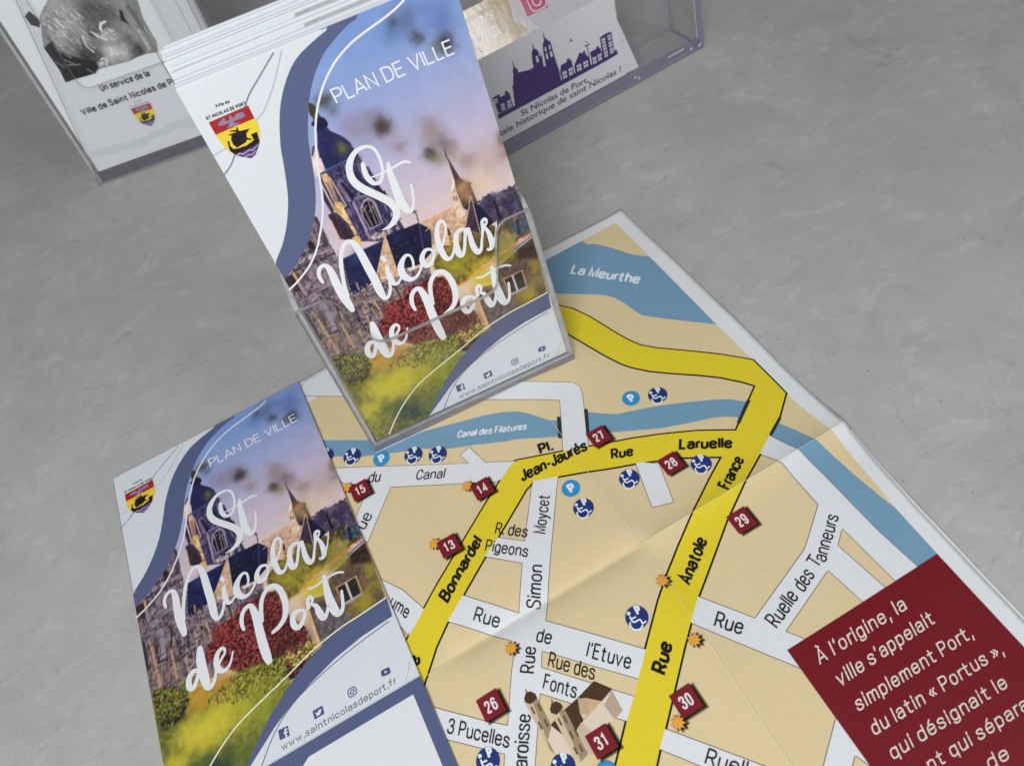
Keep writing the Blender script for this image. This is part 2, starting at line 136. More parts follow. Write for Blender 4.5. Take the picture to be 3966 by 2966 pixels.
           'paint': [('b', (176, 176, 179), 0.95, 33.22, 96.11, 12.51), ('b', (70, 70, 73), 0.9, 56.65, 99.47, 9.21), ('b', (90, 90, 93), 0.8, 35.65, 88.37, 4.97), ('b', (150, 150, 153), 0.8, 38.63, 107.94, 6.38), ('b', (60, 60, 63), 0.8, 63.53, 90.44, 6.07), ('b', (60, 60, 63), 0.7, 50.62, 87.04, 3.88),
                     ('s', 1, 150, [(28.3, 104.5), (40.67, 107.3), (49.1, 101.29), (44.22, 87.94), (38.77, 81.46), (27.49, 87.5), (23.48, 94.64)], [(188, 188, 191), (170, 170, 173), (150, 150, 153), (200, 200, 203), (128, 128, 131)], 2.5, 6, 0.15, 0.38, -72, 12),
                     ('s', 2, 120, [(51.09, 106.25), (68.57, 98.53), (66.87, 87.64), (53.7, 84.88), (44.22, 87.94), (47.18, 97.37)], [(52, 52, 55), (70, 70, 73), (88, 88, 91), (104, 104, 107), (60, 60, 63)], 2, 5, 0.15, 0.4, -60, 16),
                     ('s', 4, 70, [(26.26, 105.14), (39.03, 106.7), (44.98, 102.59), (32.19, 96.44), (23.22, 92.4), (20.91, 95.47)], [(70, 70, 73), (96, 96, 99), (60, 60, 63), (120, 120, 123)], 2, 4.5, 0.12, 0.3, -70, 14),
                     ('s', 3, 60, [(27.35, 91.06), (46.17, 79.04), (43.44, 72.71), (34.52, 76.87), (26.2, 85.57)], [(140, 140, 143), (90, 90, 93), (66, 66, 69), (160, 160, 163)], 2, 5, 0.15, 0.35, -40, 14), ('b', (140, 140, 143), 0.9, 66.94, 79.42, 9.59), ('b', (120, 120, 123), 0.7, 65.14, 85.87, 6.13), ('b', (196, 196, 199), 0.95, 53.05, 72.57, 6.85),
                     ('b', (170, 170, 173), 0.85, 62.14, 72.61, 5.14), ('b', (42, 42, 45), 0.9, 69.66, 68.93, 4.89), ('b', (70, 70, 73), 0.7, 68.06, 74.89, 5.12),
                     ('p', (36, 36, 39), 0.8, [(17.4, 88.45), (18.12, 81.08), (18.23, 77.43), (17.32, 66.36), (23.81, 66.35), (30.14, 66.09), (37.01, 65.64), (41.42, 68.49), (42.06, 72.56), (35.99, 75.17), (29.89, 79.59), (24.52, 84.94), (24.96, 91.26)], 0.25, 1.2), ('b', (40, 40, 43), 0.9, 37.05, 74.82, 7.94), ('b', (60, 60, 63), 0.8, 42.79, 77.75, 5.08),
                     ('l', (190, 190, 193), 0.89, [(42.55, 87.31), (42.04, 81.58), (43.85, 77.4)]), ('l', (150, 150, 153), 0.78, [(43.71, 85.17), (44.68, 80.72), (46.17, 79.04)]), ('l', (70, 70, 73), 0.78, [(40.88, 86.68), (38.55, 79.14), (41.31, 73.41)]), ('l', (170, 170, 173), 0.34, [(24.92, 78.83), (29.81, 73.58)]), ('l', (170, 170, 173), 0.34, [(23.48, 75.68), (32.25, 73.37)]),
                     ('l', (170, 170, 173), 0.33, [(23.48, 85.28), (29.24, 78.61)]), ('l', (170, 170, 173), 0.34, [(34.35, 69.62), (37.01, 65.64)]), ('l', (170, 170, 173), 0.34, [(19.03, 79.58), (22.29, 74.86)]), ('l', (222, 222, 225), 1.21, [(60.22, 91.21), (57.25, 91.01), (55.32, 88.44), (56.05, 85.58)]), ('b', (80, 80, 83), 0.9, 58.52, 88.0, 1.77),
                     ('p', (155, 155, 158), 0.8, [(59.62, 88.23), (63.18, 84.75), (62.39, 80.89), (59.84, 79.35), (56.18, 81.72), (50.97, 84.58), (49.66, 88.52), (52.95, 85.7)], 0.2, 1.2), ('l', (210, 210, 213), 0.77, [(49.14, 88.69), (51.5, 84.41), (55.88, 81.23)]), ('l', (205, 205, 208), 0.8, [(45.31, 72.09), (47.82, 72.48), (48.7, 69.75), (46.9, 67.9)]),
                     ('b', (215, 215, 218), 0.8, 44.85, 69.8, 1.95), ('p', (38, 38, 41), 0.8, [(72.13, 95.15), (73.36, 93.06), (72.66, 89.84), (72.97, 85.11), (69.65, 89.07)], 0.1, 1.2), ('l', (92, 92, 95), 2.41, [(77.75, 95.08), (78.81, 88.46), (79.6, 81.24)]), ('l', (110, 110, 113), 1.65, [(80.6, 92.48), (81.44, 86.48)]), ('l', (190, 190, 193), 0.45, [(80.68, 80.89), (83.12, 72.99)]),
                     ('l', (120, 120, 123), 0.45, [(82.71, 76.7), (83.08, 71.8)]), ('l', (160, 160, 163), 1.69, [(76.56, 80.45), (76.87, 69.0)])],
           'photo': [(39.25, 114.34), (32.54, 109.85), (29.47, 108.04), (25.44, 104.84), (23.29, 99.87), (20.66, 95.55), (17.4, 88.45), (17.79, 80.59), (18.33, 73.74), (17.32, 66.36), (23.81, 66.35), (31.91, 65.8), (37.55, 65.46), (41.31, 67.29), (49.43, 66.75), (61.85, 65.7), (67.59, 66.56), (73.43, 66.48), (81.16, 65.16), (83.63, 71.62), (83.04, 78.36), (83.05, 85.96), (84.98, 94.51),
                     (85.7, 99.91)],
           'texts': [('Un service de la', [(34.67, 54.17), (68.98, 53.35), (34.91, 58.72)]), ('Ville de Saint Nicolas de Port', [(15.47, 44.38), (87.94, 43.78), (15.2, 48.8)])]},
 'gold': {'gold': [(7.09, 60.72), (40.12, 46.48), (38.09, 36.42), (34.88, 24.22), (41.51, 18.14), (38.21, 15.83), (29.47, 10.25), (-17.93, 12.8)],
          'pink': [(44.38, 36.21), (59.81, 29.47), (58.54, 22.95), (51.55, 23.24), (43.94, 23.52)],
          'ring': [(53.43, 28.84)],
          'ring2': [(56.86, 27.34)],
          'shade': [(4.87, 15.51), (38.21, 15.83), (39.12, 15.85), (38.9, 18.11), (6.44, 19.09)],
          'texts': [('ION', [(6.23, 31.34), (26.12, 30.48), (7.51, 36.88)]), ('OUS', [(7.65, 21.62), (22.53, 21.41), (9.38, 28.0)])]},
 'islands': [[(267.69, -35.4), (269.2, -63.48), (265.14, -62.79), (262.11, -39.5)], [(252.16, -45.31), (254.73, -63.87), (230.87, -63.47), (224.93, -55.09)], [(144.39, -15.97), (169.79, -42.41), (165.42, -46.13), (141.52, -20.69)], [(217.17, -97.71), (218.84, -101.9), (217.44, -103.42), (212.61, -100.71)]],
 'land': [(291.54, 163.98), (291.44, 131.43), (290.94, 74.2), (291.28, 47.63), (291.15, 25.43), (293.05, -1.08), (290.97, -28.96), (289.67, -38.61), (288.65, -60.57), (287.36, -87.84), (284.6, -130.0), (284.6, -168.0), (60.0, -168.0), (60.0, 150.0), (232.65, 161.9)],
 'markers': [('27', [211.7, 52.72]), ('28', [230.07, 23.98]), ('29', [238.19, -12.53]), ('13', [131.32, 42.23]), ('14', [155.42, 58.78]), ('15', [107.1, 90.01]), ('26', [118.59, -22.91]), ('30', [180.02, -56.74]), ('31', [147.44, -52.96])],
 'paint': [('b', (70, 60, 60), 0.7, 75.13, 162.4, 2.15), ('b', (80, 88, 130), 0.6, 79.27, 161.99, 5.13), ('b', (62, 62, 72), 0.75, 81.5, 155.1, 2.63), ('b', (78, 102, 168), 0.55, 91.45, 157.3, 6.92), ('b', (40, 42, 48), 0.85, 91.08, 149.42, 3.41), ('b', (95, 100, 85), 0.6, 86.91, 149.4, 2.7), ('b', (66, 112, 165), 0.5, 72.35, 160.14, 4.06), ('b', (70, 70, 66), 0.85, 43.19, 147.56, 3.35),
           ('b', (85, 92, 115), 0.6, 44.53, 143.73, 2.69), ('b', (48, 40, 38), 0.9, 58.47, 131.72, 3.13), ('b', (132, 118, 140), 0.55, 56.23, 135.62, 5.57), ('b', (140, 122, 145), 0.55, 49.1, 134.14, 5.58), ('b', (140, 122, 122), 0.6, 74.05, 124.19, 4.93), ('b', (120, 150, 215), 0.5, 63.38, 160.69, 8.07), ('b', (52, 44, 36), 0.9, 71.66, 115.4, 2.85),
           ('b', (108, 95, 102), 0.75, 77.45, 116.71, 4.34), ('b', (150, 138, 138), 0.65, 75.11, 121.39, 5.06), ('b', (135, 128, 95), 0.65, 73.35, 112.05, 3.16), ('b', (155, 128, 112), 0.55, 79.78, 112.54, 3.58), ('b', (150, 126, 115), 0.65, 84.34, 106.76, 3.93), ('b', (178, 155, 155), 0.55, 92.14, 103.72, 7.97), ('b', (118, 96, 92), 0.75, 100.06, 109.3, 3.51),
           ('b', (140, 112, 110), 0.65, 100.19, 103.9, 4.0), ('b', (232, 205, 165), 0.55, 87.3, 95.67, 5.54), ('b', (72, 64, 60), 0.75, 57.98, 130.96, 3.58), ('b', (122, 112, 100), 0.6, 62.07, 122.31, 2.9), ('b', (165, 148, 170), 0.5, 60.51, 125.5, 4.96),
           ('p', (84, 74, 98), 0.9, [(82.61, 89.18), (85.55, 90.43), (87.84, 90.69), (91.78, 90.22), (95.46, 89.86), (99.89, 89.82), (100.76, 84.28), (101.02, 77.56), (100.1, 67.74), (89.98, 72.47), (85.75, 79.53)], 0.35, 1.6), ('b', (45, 42, 85), 0.7, 85.97, 85.06, 3.61), ('b', (48, 44, 84), 0.6, 95.36, 83.43, 3.34),
           ('p', (42, 30, 36), 0.35, [(88.8, 87.37), (89.67, 87.13), (89.91, 85.89), (90.39, 78.4), (88.65, 78.52)], 0.2, 1.2), ('p', (105, 92, 48), 0.8, [(64.75, 78.65), (68.98, 82.41), (78.4, 78.35), (87.67, 77.09), (101.33, 74.86), (100.36, 67.06), (87.06, 64.9), (62.55, 57.29), (62.1, 63.39), (56.06, 69.96), (57.63, 74.13)], 0.45, 1.8),
           ('p', (62, 78, 98), 0.8, [(92.67, 75.45), (100.48, 74.23), (100.05, 68.25), (94.17, 68.56), (92.51, 71.76)], 0.3, 1.2), ('p', (38, 36, 52), 0.35, [(95.65, 75.98), (96.81, 74.43), (95.71, 68.06), (94.02, 68.5)], 0.2, 1.2), ('b', (196, 165, 125), 0.85, 90.8, 69.45, 2.69), ('b', (150, 142, 55), 0.8, 86.59, 67.59, 4.45), ('b', (90, 76, 38), 0.7, 76.69, 73.33, 4.35),
           ('b', (70, 60, 36), 0.6, 79.91, 68.32, 3.48), ('p', (206, 168, 143), 0.4, [(58.13, 91.28), (73.57, 91.97), (73.05, 87.02), (75.96, 86.35), (80.75, 92.9), (74.97, 82.17), (68.28, 75.48), (58.79, 80.0), (60.96, 87.35)], 0.16, 1.5), ('l', (228, 198, 172), 0.41, [(58.22, 91.5), (73.76, 92.05)]),
           ('p', (72, 55, 56), 0.35, [(77.51, 115.68), (77.32, 111.68), (77.75, 109.43), (79.3, 101.97), (80.91, 99.57), (83.05, 97.92), (82.26, 97.27), (82.51, 92.11), (82.79, 88.78), (76.4, 89.4), (76.23, 93.33), (76.16, 97.47), (76.78, 102.15), (77.09, 109.26), (76.83, 112.62)], 0.12, 1.2), ('b', (182, 145, 102), 0.92, 79.21, 97.37, 4.33), ('b', (176, 140, 105), 0.8, 79.67, 93.38, 3.22),
           ('p', (236, 216, 206), 0.35, [(76.74, 105.82), (76.8, 101.37), (75.99, 99.11), (74.8, 98.38), (72.35, 97.13), (74.2, 98.65), (75.78, 101.67)], 0.05, 1.2), ('p', (232, 204, 180), 0.35, [(72.71, 97.28), (75.99, 96.98), (76.04, 92.78), (75.96, 86.35), (72.88, 86.12), (72.99, 92.08), (73.4, 94.92)], 0.06, 1.2),
           ('p', (120, 100, 92), 0.35, [(74.01, 95.76), (74.58, 95.81), (74.53, 93.94), (73.92, 93.8)], 0, 1.2), ('p', (120, 100, 92), 0.35, [(75.02, 95.3), (75.6, 95.36), (75.54, 93.48), (74.93, 93.34)], 0, 1.2), ('p', (30, 28, 56), 0.35, [(76.4, 89.4), (79.89, 90.41), (82.92, 88.23), (85.13, 83.47), (86.82, 78.36), (83.39, 77.25), (79.43, 76.04), (79.98, 85.17)], 0.12, 1.2),
           ('p', (66, 54, 72), 0.35, [(80.89, 92.58), (80.07, 85.45), (79.57, 75.97), (74.05, 80.92), (77.34, 86.7)], 0.2, 1.2), ('l', (214, 180, 158), 0.38, [(80.81, 92.87), (74.73, 81.95)]), ('l', (214, 180, 160), 0.35, [(80.98, 92.48), (79.47, 75.68)]), ('l', (70, 66, 110), 0.48, [(83.14, 87.97), (86.68, 78.42)]),
           ('p', (48, 36, 36), 0.35, [(67.36, 84.61), (67.76, 83.99), (68.01, 81.19), (66.72, 81.12)], 0.1, 1.2), ('p', (150, 130, 40), 0.35, [(66.72, 81.12), (67.94, 81.0), (68.02, 77.11), (65.47, 74.19)], 0.3, 1.2), ('p', (226, 208, 208), 0.35, [(30.66, 132.76), (33.22, 132.83), (33.26, 130.28), (32.76, 125.05), (30.51, 124.88), (28.65, 123.78), (28.73, 126.13), (30.02, 130.73)], 0.08, 1.2),
           ('l', (70, 60, 80), 0.83, [(32.62, 134.45), (30.96, 131.95)]), ('p', (70, 62, 46), 0.35, [(37.65, 149.13), (38.82, 148.27), (39.41, 147.1), (39.23, 145.98), (39.35, 144.55), (39.46, 143.29), (37.72, 141.91), (36.52, 142.4), (36.77, 144.03), (36.31, 144.92), (36.56, 146.53)], 0.08, 1.2),
           ('p', (34, 28, 62), 0.35, [(38.06, 142.99), (39.45, 143.26), (40.55, 142.16), (40.96, 140.94), (40.83, 139.76), (39.98, 139.04), (38.34, 138.65), (35.94, 138.93), (36.43, 140.33), (35.13, 141.74), (36.14, 142.73)], 0.08, 1.2),
           ('p', (40, 42, 90), 0.35, [(36.09, 138.87), (39.98, 139.04), (40.61, 137.27), (42.22, 135.62), (43.57, 134.16), (44.63, 132.45), (45.5, 130.26), (44.73, 126.87), (39.31, 127.31), (32.8, 130.08), (34.38, 134.92)], 0.1, 1.2),
           ('p', (38, 40, 88), 0.35, [(33.94, 134.58), (39.99, 134.77), (45.27, 131.2), (45.59, 128.53), (46.28, 126.14), (46.2, 123.82), (41.49, 125.41), (32.92, 125.14), (33.2, 128.68), (33.52, 131.78)], 0.1, 1.2), ('b', (112, 108, 58), 0.95, 42.06, 130.02, 2.5), ('b', (90, 85, 50), 0.7, 45.4, 124.16, 1.52),
           ('p', (60, 55, 96), 0.35, [(30.49, 124.84), (32.89, 125.09), (41.49, 125.41), (46.49, 123.94), (46.14, 120.99), (47.94, 120.21), (48.76, 112.02), (50.19, 106.09), (50.2, 98.29), (51.29, 91.62), (44.64, 90.37), (40.44, 90.71), (30.19, 95.56), (26.14, 98.71), (26.27, 105.37), (26.32, 109.22), (27.91, 109.39), (28.49, 118.27), (29.72, 122.84)], 0.3, 1.0),
           ('s', 3, 120, [(33.59, 123.07), (45.71, 121.65), (48.58, 111.6), (50.52, 92.25), (32.03, 96.32), (33.28, 107.33)], [(44, 40, 74), (96, 92, 128), (128, 122, 150), (36, 32, 60)], 1.2, 5, 0.25, 0.55, 90, 6), ('s', 4, 40, [(33.59, 123.07), (45.71, 121.65), (48.58, 111.6), (50.52, 92.25), (32.03, 96.32), (33.28, 107.33)], [(48, 44, 78), (110, 106, 138)], 1, 3, 0.25, 0.45, 0, 8),
           ('l', (62, 94, 146), 0.64, [(32.89, 125.09), (41.49, 125.41)]), ('p', (205, 168, 135), 0.35, [(30.38, 124.22), (32.68, 124.13), (33.03, 121.87), (32.19, 112.9), (30.33, 111.22), (30.56, 116.61), (30.31, 121.61)], 0.15, 1.2), ('p', (150, 112, 104), 0.35, [(30.9, 121.36), (31.98, 120.64), (32.19, 112.9), (30.81, 112.51)], 0.12, 1.2),
           ('l', (214, 178, 140), 0.52, [(33.12, 122.07), (34.13, 109.75)]), ('p', (220, 178, 120), 0.35, [(30.71, 112.31), (32.4, 112.3), (33.96, 109.37), (32.92, 109.23), (32.98, 106.69), (33.44, 97.8), (32.22, 97.3), (31.94, 102.75), (30.26, 107.67), (28.45, 110.04), (29.54, 110.3)], 0.22, 1.2),
           ('p', (58, 42, 58), 0.35, [(26.32, 109.22), (27.78, 109.12), (29.68, 106.39), (31.6, 97.59), (30.38, 96.55), (26.55, 98.52), (26.58, 103.92)], 0.2, 1.2), ('l', (228, 176, 135), 0.64, [(26.37, 106.88), (26.28, 102.75), (26.28, 98.49)]), ('p', (226, 180, 118), 0.35, [(30.44, 96.68), (32.42, 97.21), (33.66, 96.62), (33.42, 92.66), (30.83, 93.07)], 0.1, 1.2),
           ('p', (58, 44, 64), 0.35, [(28.59, 118.97), (28.59, 117.98), (29.84, 110.42), (27.91, 109.39), (27.43, 115.53)], 0.15, 1.2), ('l', (222, 204, 204), 0.57, [(29.25, 121.11), (29.54, 110.56)]), ('p', (112, 106, 140), 0.35, [(34.17, 117.97), (35.59, 120.27), (36.68, 120.57), (37.29, 118.79), (37.6, 110.97), (35.77, 110.15)], 0.15, 1.2),
           ('p', (34, 30, 58), 0.35, [(35.62, 119.04), (36.81, 118.27), (39.1, 110.8), (36.8, 110.82), (36.41, 114.76)], 0.15, 1.2), ('p', (44, 40, 70), 0.35, [(42.04, 120.36), (43.44, 119.75), (43.85, 114.69), (44.44, 112.44), (41.17, 114.63), (41.35, 117.74)], 0.1, 1.2), ('l', (120, 115, 150), 0.57, [(44.5, 122.65), (44.64, 117.04)]),
           ('l', (135, 130, 160), 0.68, [(38.35, 111.02), (44.13, 110.32)]), ('l', (96, 92, 125), 0.68, [(37.07, 110.33), (43.9, 109.79)]), ('p', (152, 142, 162), 0.25, [(38.34, 106.05), (39.59, 108.05), (41.01, 109.06), (42.71, 109.31), (44.37, 108.06), (45.02, 105.85), (44.4, 97.37), (38.8, 96.9), (37.81, 103.18)], 0.1, 1.2),
           ('p', (28, 24, 36), 0.25, [(39.15, 105.94), (40.94, 108.07), (42.29, 108.36), (43.65, 107.24), (43.93, 105.32), (43.92, 97.73), (39.08, 97.44), (38.42, 102.9)], 0.1, 1.2), ('l', (150, 140, 150), 0.39, [(39.93, 106.61), (40.02, 97.41)]), ('l', (150, 140, 150), 0.39, [(42.46, 107.9), (41.77, 97.39)]), ('l', (150, 140, 150), 0.39, [(43.31, 105.6), (43.26, 97.64)]),
           ('l', (150, 140, 150), 0.39, [(41.25, 106.53), (39.08, 104.94)]), ('l', (150, 140, 150), 0.39, [(43.31, 105.6), (41.34, 103.91)]), ('l', (156, 150, 172), 0.95, [(37.09, 109.56), (37.1, 103.25)]), ('l', (165, 158, 178), 1.07, [(37.01, 102.5), (37.24, 97.36)]), ('l', (120, 112, 150), 0.77, [(34.47, 108.07), (34.41, 105.52)]), ('l', (150, 142, 150), 0.95, [(36.84, 97.01), (37.13, 93.64)]),
           ('p', (45, 38, 60), 0.35, [(46.71, 112.93), (48.76, 112.02), (48.81, 109.25), (50.02, 109.21), (50.19, 106.09), (48.7, 107.26), (46.72, 110.68)], 0.1, 1.2), ('p', (140, 130, 135), 0.3, [(37.51, 95.09), (46.43, 94.69), (46.65, 92.16), (42.08, 91.58), (37.69, 92.01)], 0.6, 0.7), ('p', (165, 155, 168), 0.35, [(48.36, 99.92), (49.51, 99.66), (49.32, 98.3), (48.27, 98.51)], 0.1, 1.2),
           ('p', (165, 155, 168), 0.35, [(48.45, 95.9), (49.61, 95.63), (49.42, 94.25), (48.37, 94.47)], 0.1, 1.2), ('p', (165, 155, 168), 0.35, [(48.35, 93.8), (49.51, 93.53), (49.32, 92.13), (48.26, 92.35)], 0.1, 1.2),
           ('p', (112, 98, 110), 0.4, [(20.37, 111.73), (22.26, 110.86), (22.21, 104.68), (22.13, 93.44), (23.6, 90.74), (21.0, 77.95), (21.15, 73.43), (28.03, 74.77), (32.14, 75.55), (41.23, 73.86), (54.74, 72.51), (52.02, 56.77), (34.79, 42.5), (-0.48, 45.74), (-13.28, 52.95), (-6.78, 90.23), (-0.51, 93.19), (8.66, 97.32)], 0.42, 1.1),
           ('p', (40, 32, 46), 0.35, [(14.6, 102.24), (16.3, 103.03), (16.58, 99.04), (14.05, 99.61)], 0.1, 1.2), ('p', (70, 62, 84), 0.35, [(21.07, 110.8), (22.25, 110.25), (22.08, 103.16), (21.55, 97.65), (19.6, 97.92), (19.79, 102.66)], 0.3, 1.2), ('l', (52, 50, 78), 1.28, [(10.52, 98.71), (19.61, 98.57)]), ('l', (62, 54, 68), 0.85, [(5.07, 94.28), (22.07, 93.96)]),
           ('p', (140, 128, 136), 0.3, [(8.13, 96.26), (11.08, 97.45), (19.84, 97.16), (20.31, 95.63), (7.13, 95.43)], 0.6, 0.6), ('p', (134, 122, 136), 0.35, [(8.33, 91.84), (19.77, 91.93), (19.14, 81.34), (9.96, 81.42)], 0.15, 1.2), ('l', (54, 52, 84), 0.65, [(9.93, 81.36), (19.39, 81.22)]),
           ('p', (60, 46, 58), 0.35, [(-0.45, 92.15), (3.62, 93.15), (3.25, 85.16), (4.58, 81.69), (1.32, 81.24), (-0.34, 85.24)], 0.35, 1.2), ('l', (210, 165, 105), 0.85, [(4.16, 94.23), (4.19, 89.5)]), ('l', (150, 138, 152), 1.43, [(4.16, 88.83), (4.37, 82.5)]),
           ('p', (32, 36, 76), 0.3, [(23.75, 90.4), (31.93, 90.72), (41.71, 90.76), (32.38, 76.84), (28.29, 75.0), (21.32, 73.81), (21.0, 77.95)], 0.14, 2.0), ('b', (52, 66, 120), 0.7, 29.96, 88.33, 3.49), ('l', (120, 125, 165), 0.29, [(23.79, 90.48), (41.73, 90.82)]),
           ('p', (28, 28, 58), 0.3, [(43.21, 91.87), (57.32, 91.55), (60.89, 87.1), (58.08, 77.5), (51.83, 74.28), (46.23, 75.15), (41.64, 75.3)], 0.14, 2.0), ('b', (46, 54, 110), 0.6, 47.12, 89.67, 2.33), ('l', (70, 76, 120), 0.47, [(57.43, 90.98), (54.84, 79.29)]), ('b', (40, 44, 98), 0.6, 58.43, 84.8, 2.38),
           ('p', (206, 172, 142), 0.3, [(43.15, 92.58), (42.32, 83.38), (41.28, 73.84), (32.3, 76.81), (38.2, 85.37)], 0.12, 1.2), ('l', (220, 190, 160), 0.61, [(31.64, 74.38), (41.42, 73.94)]), ('b', (150, 150, 180), 0.8, 24.01, 102.89, 0.22), ('b', (150, 150, 180), 0.8, 50.01, 85.44, 0.24), ('b', (150, 150, 180), 0.8, 46.69, 85.67, 0.24), ('b', (150, 150, 180), 0.8, 43.89, 85.67, 0.24),
           ('b', (150, 150, 180), 0.8, 49.96, 81.41, 0.24), ('b', (150, 150, 180), 0.8, 43.85, 81.79, 0.24), ('b', (150, 150, 180), 0.8, 53.6, 85.07, 0.24), ('l', (60, 45, 58), 0.52, [(57.44, 91.93), (57.83, 94.65), (57.55, 97.01)]), ('l', (60, 45, 58), 0.34, [(56.53, 96.36), (58.47, 96.27)]), ('l', (172, 142, 108), 0.78, [(24.44, 78.34), (23.63, 66.88)]),
           ('l', (172, 142, 108), 1.06, [(27.68, 66.63), (27.84, 59.46)]), ('l', (172, 142, 108), 0.68, [(22.07, 66.95), (22.15, 59.04)]), ('l', (172, 142, 108), 0.55, [(36.62, 71.17), (36.79, 63.81)]), ('l', (172, 142, 108), 0.68, [(39.18, 68.08), (38.68, 62.1)]), ('l', (172, 142, 108), 0.61, [(32.7, 72.43), (32.58, 63.01)]), ('l', (62, 48, 58), 0.91, [(24.18, 74.58), (24.29, 69.83)]),
           ('l', (62, 48, 58), 0.93, [(25.72, 66.54), (25.72, 60.57)]), ('l', (62, 48, 58), 0.8, [(38.08, 70.08), (38.38, 63.74)]), ('l', (62, 48, 58), 1.23, [(19.24, 69.15), (18.35, 61.42)]), ('p', (130, 108, 104), 0.35, [(0.15, 61.0), (3.81, 61.32), (13.31, 59.68), (13.75, 50.48), (7.64, 51.45), (4.97, 51.33), (0.16, 50.79)], 0.25, 1.2), ('l', (58, 46, 52), 2.1, [(0.32, 74.36), (0.58, 61.91)]),
           ('l', (58, 46, 52), 1.21, [(5.59, 73.07), (5.4, 61.99)]), ('l', (58, 46, 52), 1.03, [(12.99, 72.87), (11.78, 66.15)]), ('l', (58, 46, 52), 1.11, [(14.39, 67.01), (14.73, 58.54)]), ('l', (58, 46, 52), 0.94, [(18.49, 63.37), (18.4, 56.58)]), ('l', (58, 46, 52), 0.8, [(25.05, 68.85), (25.31, 62.06)]), ('l', (150, 140, 158), 2.1, [(8.72, 75.07), (8.06, 63.61)]),
           ('l', (52, 46, 62), 0.69, [(4.64, 62.4), (8.52, 61.85)]), ('l', (52, 44, 56), 0.76, [(10.37, 58.18), (20.55, 59.27)]), ('l', (186, 154, 116), 1.14, [(3.55, 74.32), (3.81, 61.32)]), ('l', (186, 154, 116), 1.25, [(3.81, 61.32), (4.29, 47.7)]), ('l', (186, 154, 116), 0.87, [(11.08, 64.27), (11.27, 57.31)]), ('l', (186, 154, 116), 0.89, [(11.27, 57.31), (11.15, 50.91)]),
           ('l', (186, 154, 116), 0.89, [(16.3, 57.7), (16.25, 51.3)]), ('l', (186, 154, 116), 0.81, [(22.18, 65.55), (22.13, 59.19)]), ('l', (186, 154, 116), 0.99, [(27.66, 68.25), (27.83, 58.85)]), ('l', (186, 154, 116), 0.61, [(13.03, 69.57), (12.55, 65.75)]), ('l', (186, 154, 116), 0.69, [(25.44, 65.34), (25.71, 59.97)]),
           ('s', 1, 300, [(20.37, 111.73), (22.26, 110.86), (22.21, 104.68), (22.13, 93.44), (23.6, 90.74), (21.0, 77.95), (21.15, 73.43), (28.03, 74.77), (32.14, 75.55), (41.23, 73.86), (53.04, 72.28), (39.94, 55.43), (23.86, 56.22), (10.34, 47.81), (-3.07, 47.2), (-3.86, 78.21), (-0.51, 93.19), (8.66, 97.32)],
            [(66, 54, 66), (142, 128, 138), (92, 80, 94), (124, 110, 120), (160, 138, 116), (76, 64, 76)], 1.2, 4.5, 0.25, 0.55, 88, 7),
           ('s', 2, 70, [(20.37, 111.73), (22.26, 110.86), (22.21, 104.68), (22.13, 93.44), (23.6, 90.74), (21.0, 77.95), (21.15, 73.43), (28.03, 74.77), (32.14, 75.55), (41.23, 73.86), (53.04, 72.28), (39.94, 55.43), (23.86, 56.22), (10.34, 47.81), (-3.07, 47.2), (-3.86, 78.21), (-0.51, 93.19), (8.66, 97.32)], [(62, 52, 66), (150, 140, 150), (86, 74, 88)], 1.5, 5, 0.3, 0.55, 2, 8),
           ('s', 5, 50, [(58.39, 91.16), (73.47, 91.7), (75.86, 86.06), (73.71, 81.75), (64.02, 77.85), (58.89, 80.29)], [(190, 152, 128), (222, 186, 160)], 0.8, 2.4, 0.25, 0.5, 20, 12),
           ('p', (104, 44, 46), 1.0,
            [(43.05, 67.22), (48.29, 66.29), (52.92, 67.11), (58.2, 64.97), (60.1, 60.62), (60.53, 54.45), (60.82, 50.24), (65.44, 42.68), (66.02, 37.62), (65.9, 31.74), (58.87, 31.68), (51.92, 30.47), (46.42, 35.66), (39.51, 35.59), (32.91, 41.91), (28.48, 47.5), (24.68, 51.12), (24.87, 56.71), (28.59, 58.31), (29.97, 62.61), (35.06, 63.45), (39.99, 63.89), (40.62, 66.51)], 0.75, 0.75),
           ('b', (58, 28, 28), 0.7, 54.03, 53.73, 4.79), ('b', (70, 40, 38), 0.75, 56.42, 37.88, 8.67), ('b', (165, 62, 62), 0.45, 33.03, 58.52, 4.68), ('b', (120, 70, 40), 0.6, 59.66, 61.82, 2.98), ('p', (74, 46, 42), 1.0, [(40.35, 38.95), (51.75, 37.68), (64.38, 36.88), (66.94, 30.64), (56.43, 24.65), (43.33, 27.37), (34.86, 35.39)], 0.7, 0.75), ('b', (168, 162, 52), 0.95, 66.64, 66.92, 7.26),
           ('b', (205, 188, 55), 0.95, 73.83, 59.05, 5.51), ('b', (200, 182, 60), 0.9, 75.07, 54.74, 4.27), ('b', (150, 142, 60), 0.85, 86.66, 61.51, 5.5), ('b', (120, 112, 45), 0.7, 71.14, 70.41, 3.44),
           ('p', (96, 80, 70), 0.6, [(76.94, 51.18), (81.47, 57.86), (87.14, 59.84), (92.87, 62.12), (100.23, 64.31), (99.81, 52.22), (99.12, 36.16), (84.19, 33.47), (69.58, 30.8), (69.09, 40.91), (68.76, 53.03)], 0.22, 1.2), ('p', (56, 44, 38), 0.6, [(92.19, 62.08), (100.23, 64.31), (99.74, 50.77), (95.98, 55.55), (91.54, 57.71)], 0.2, 1.2),
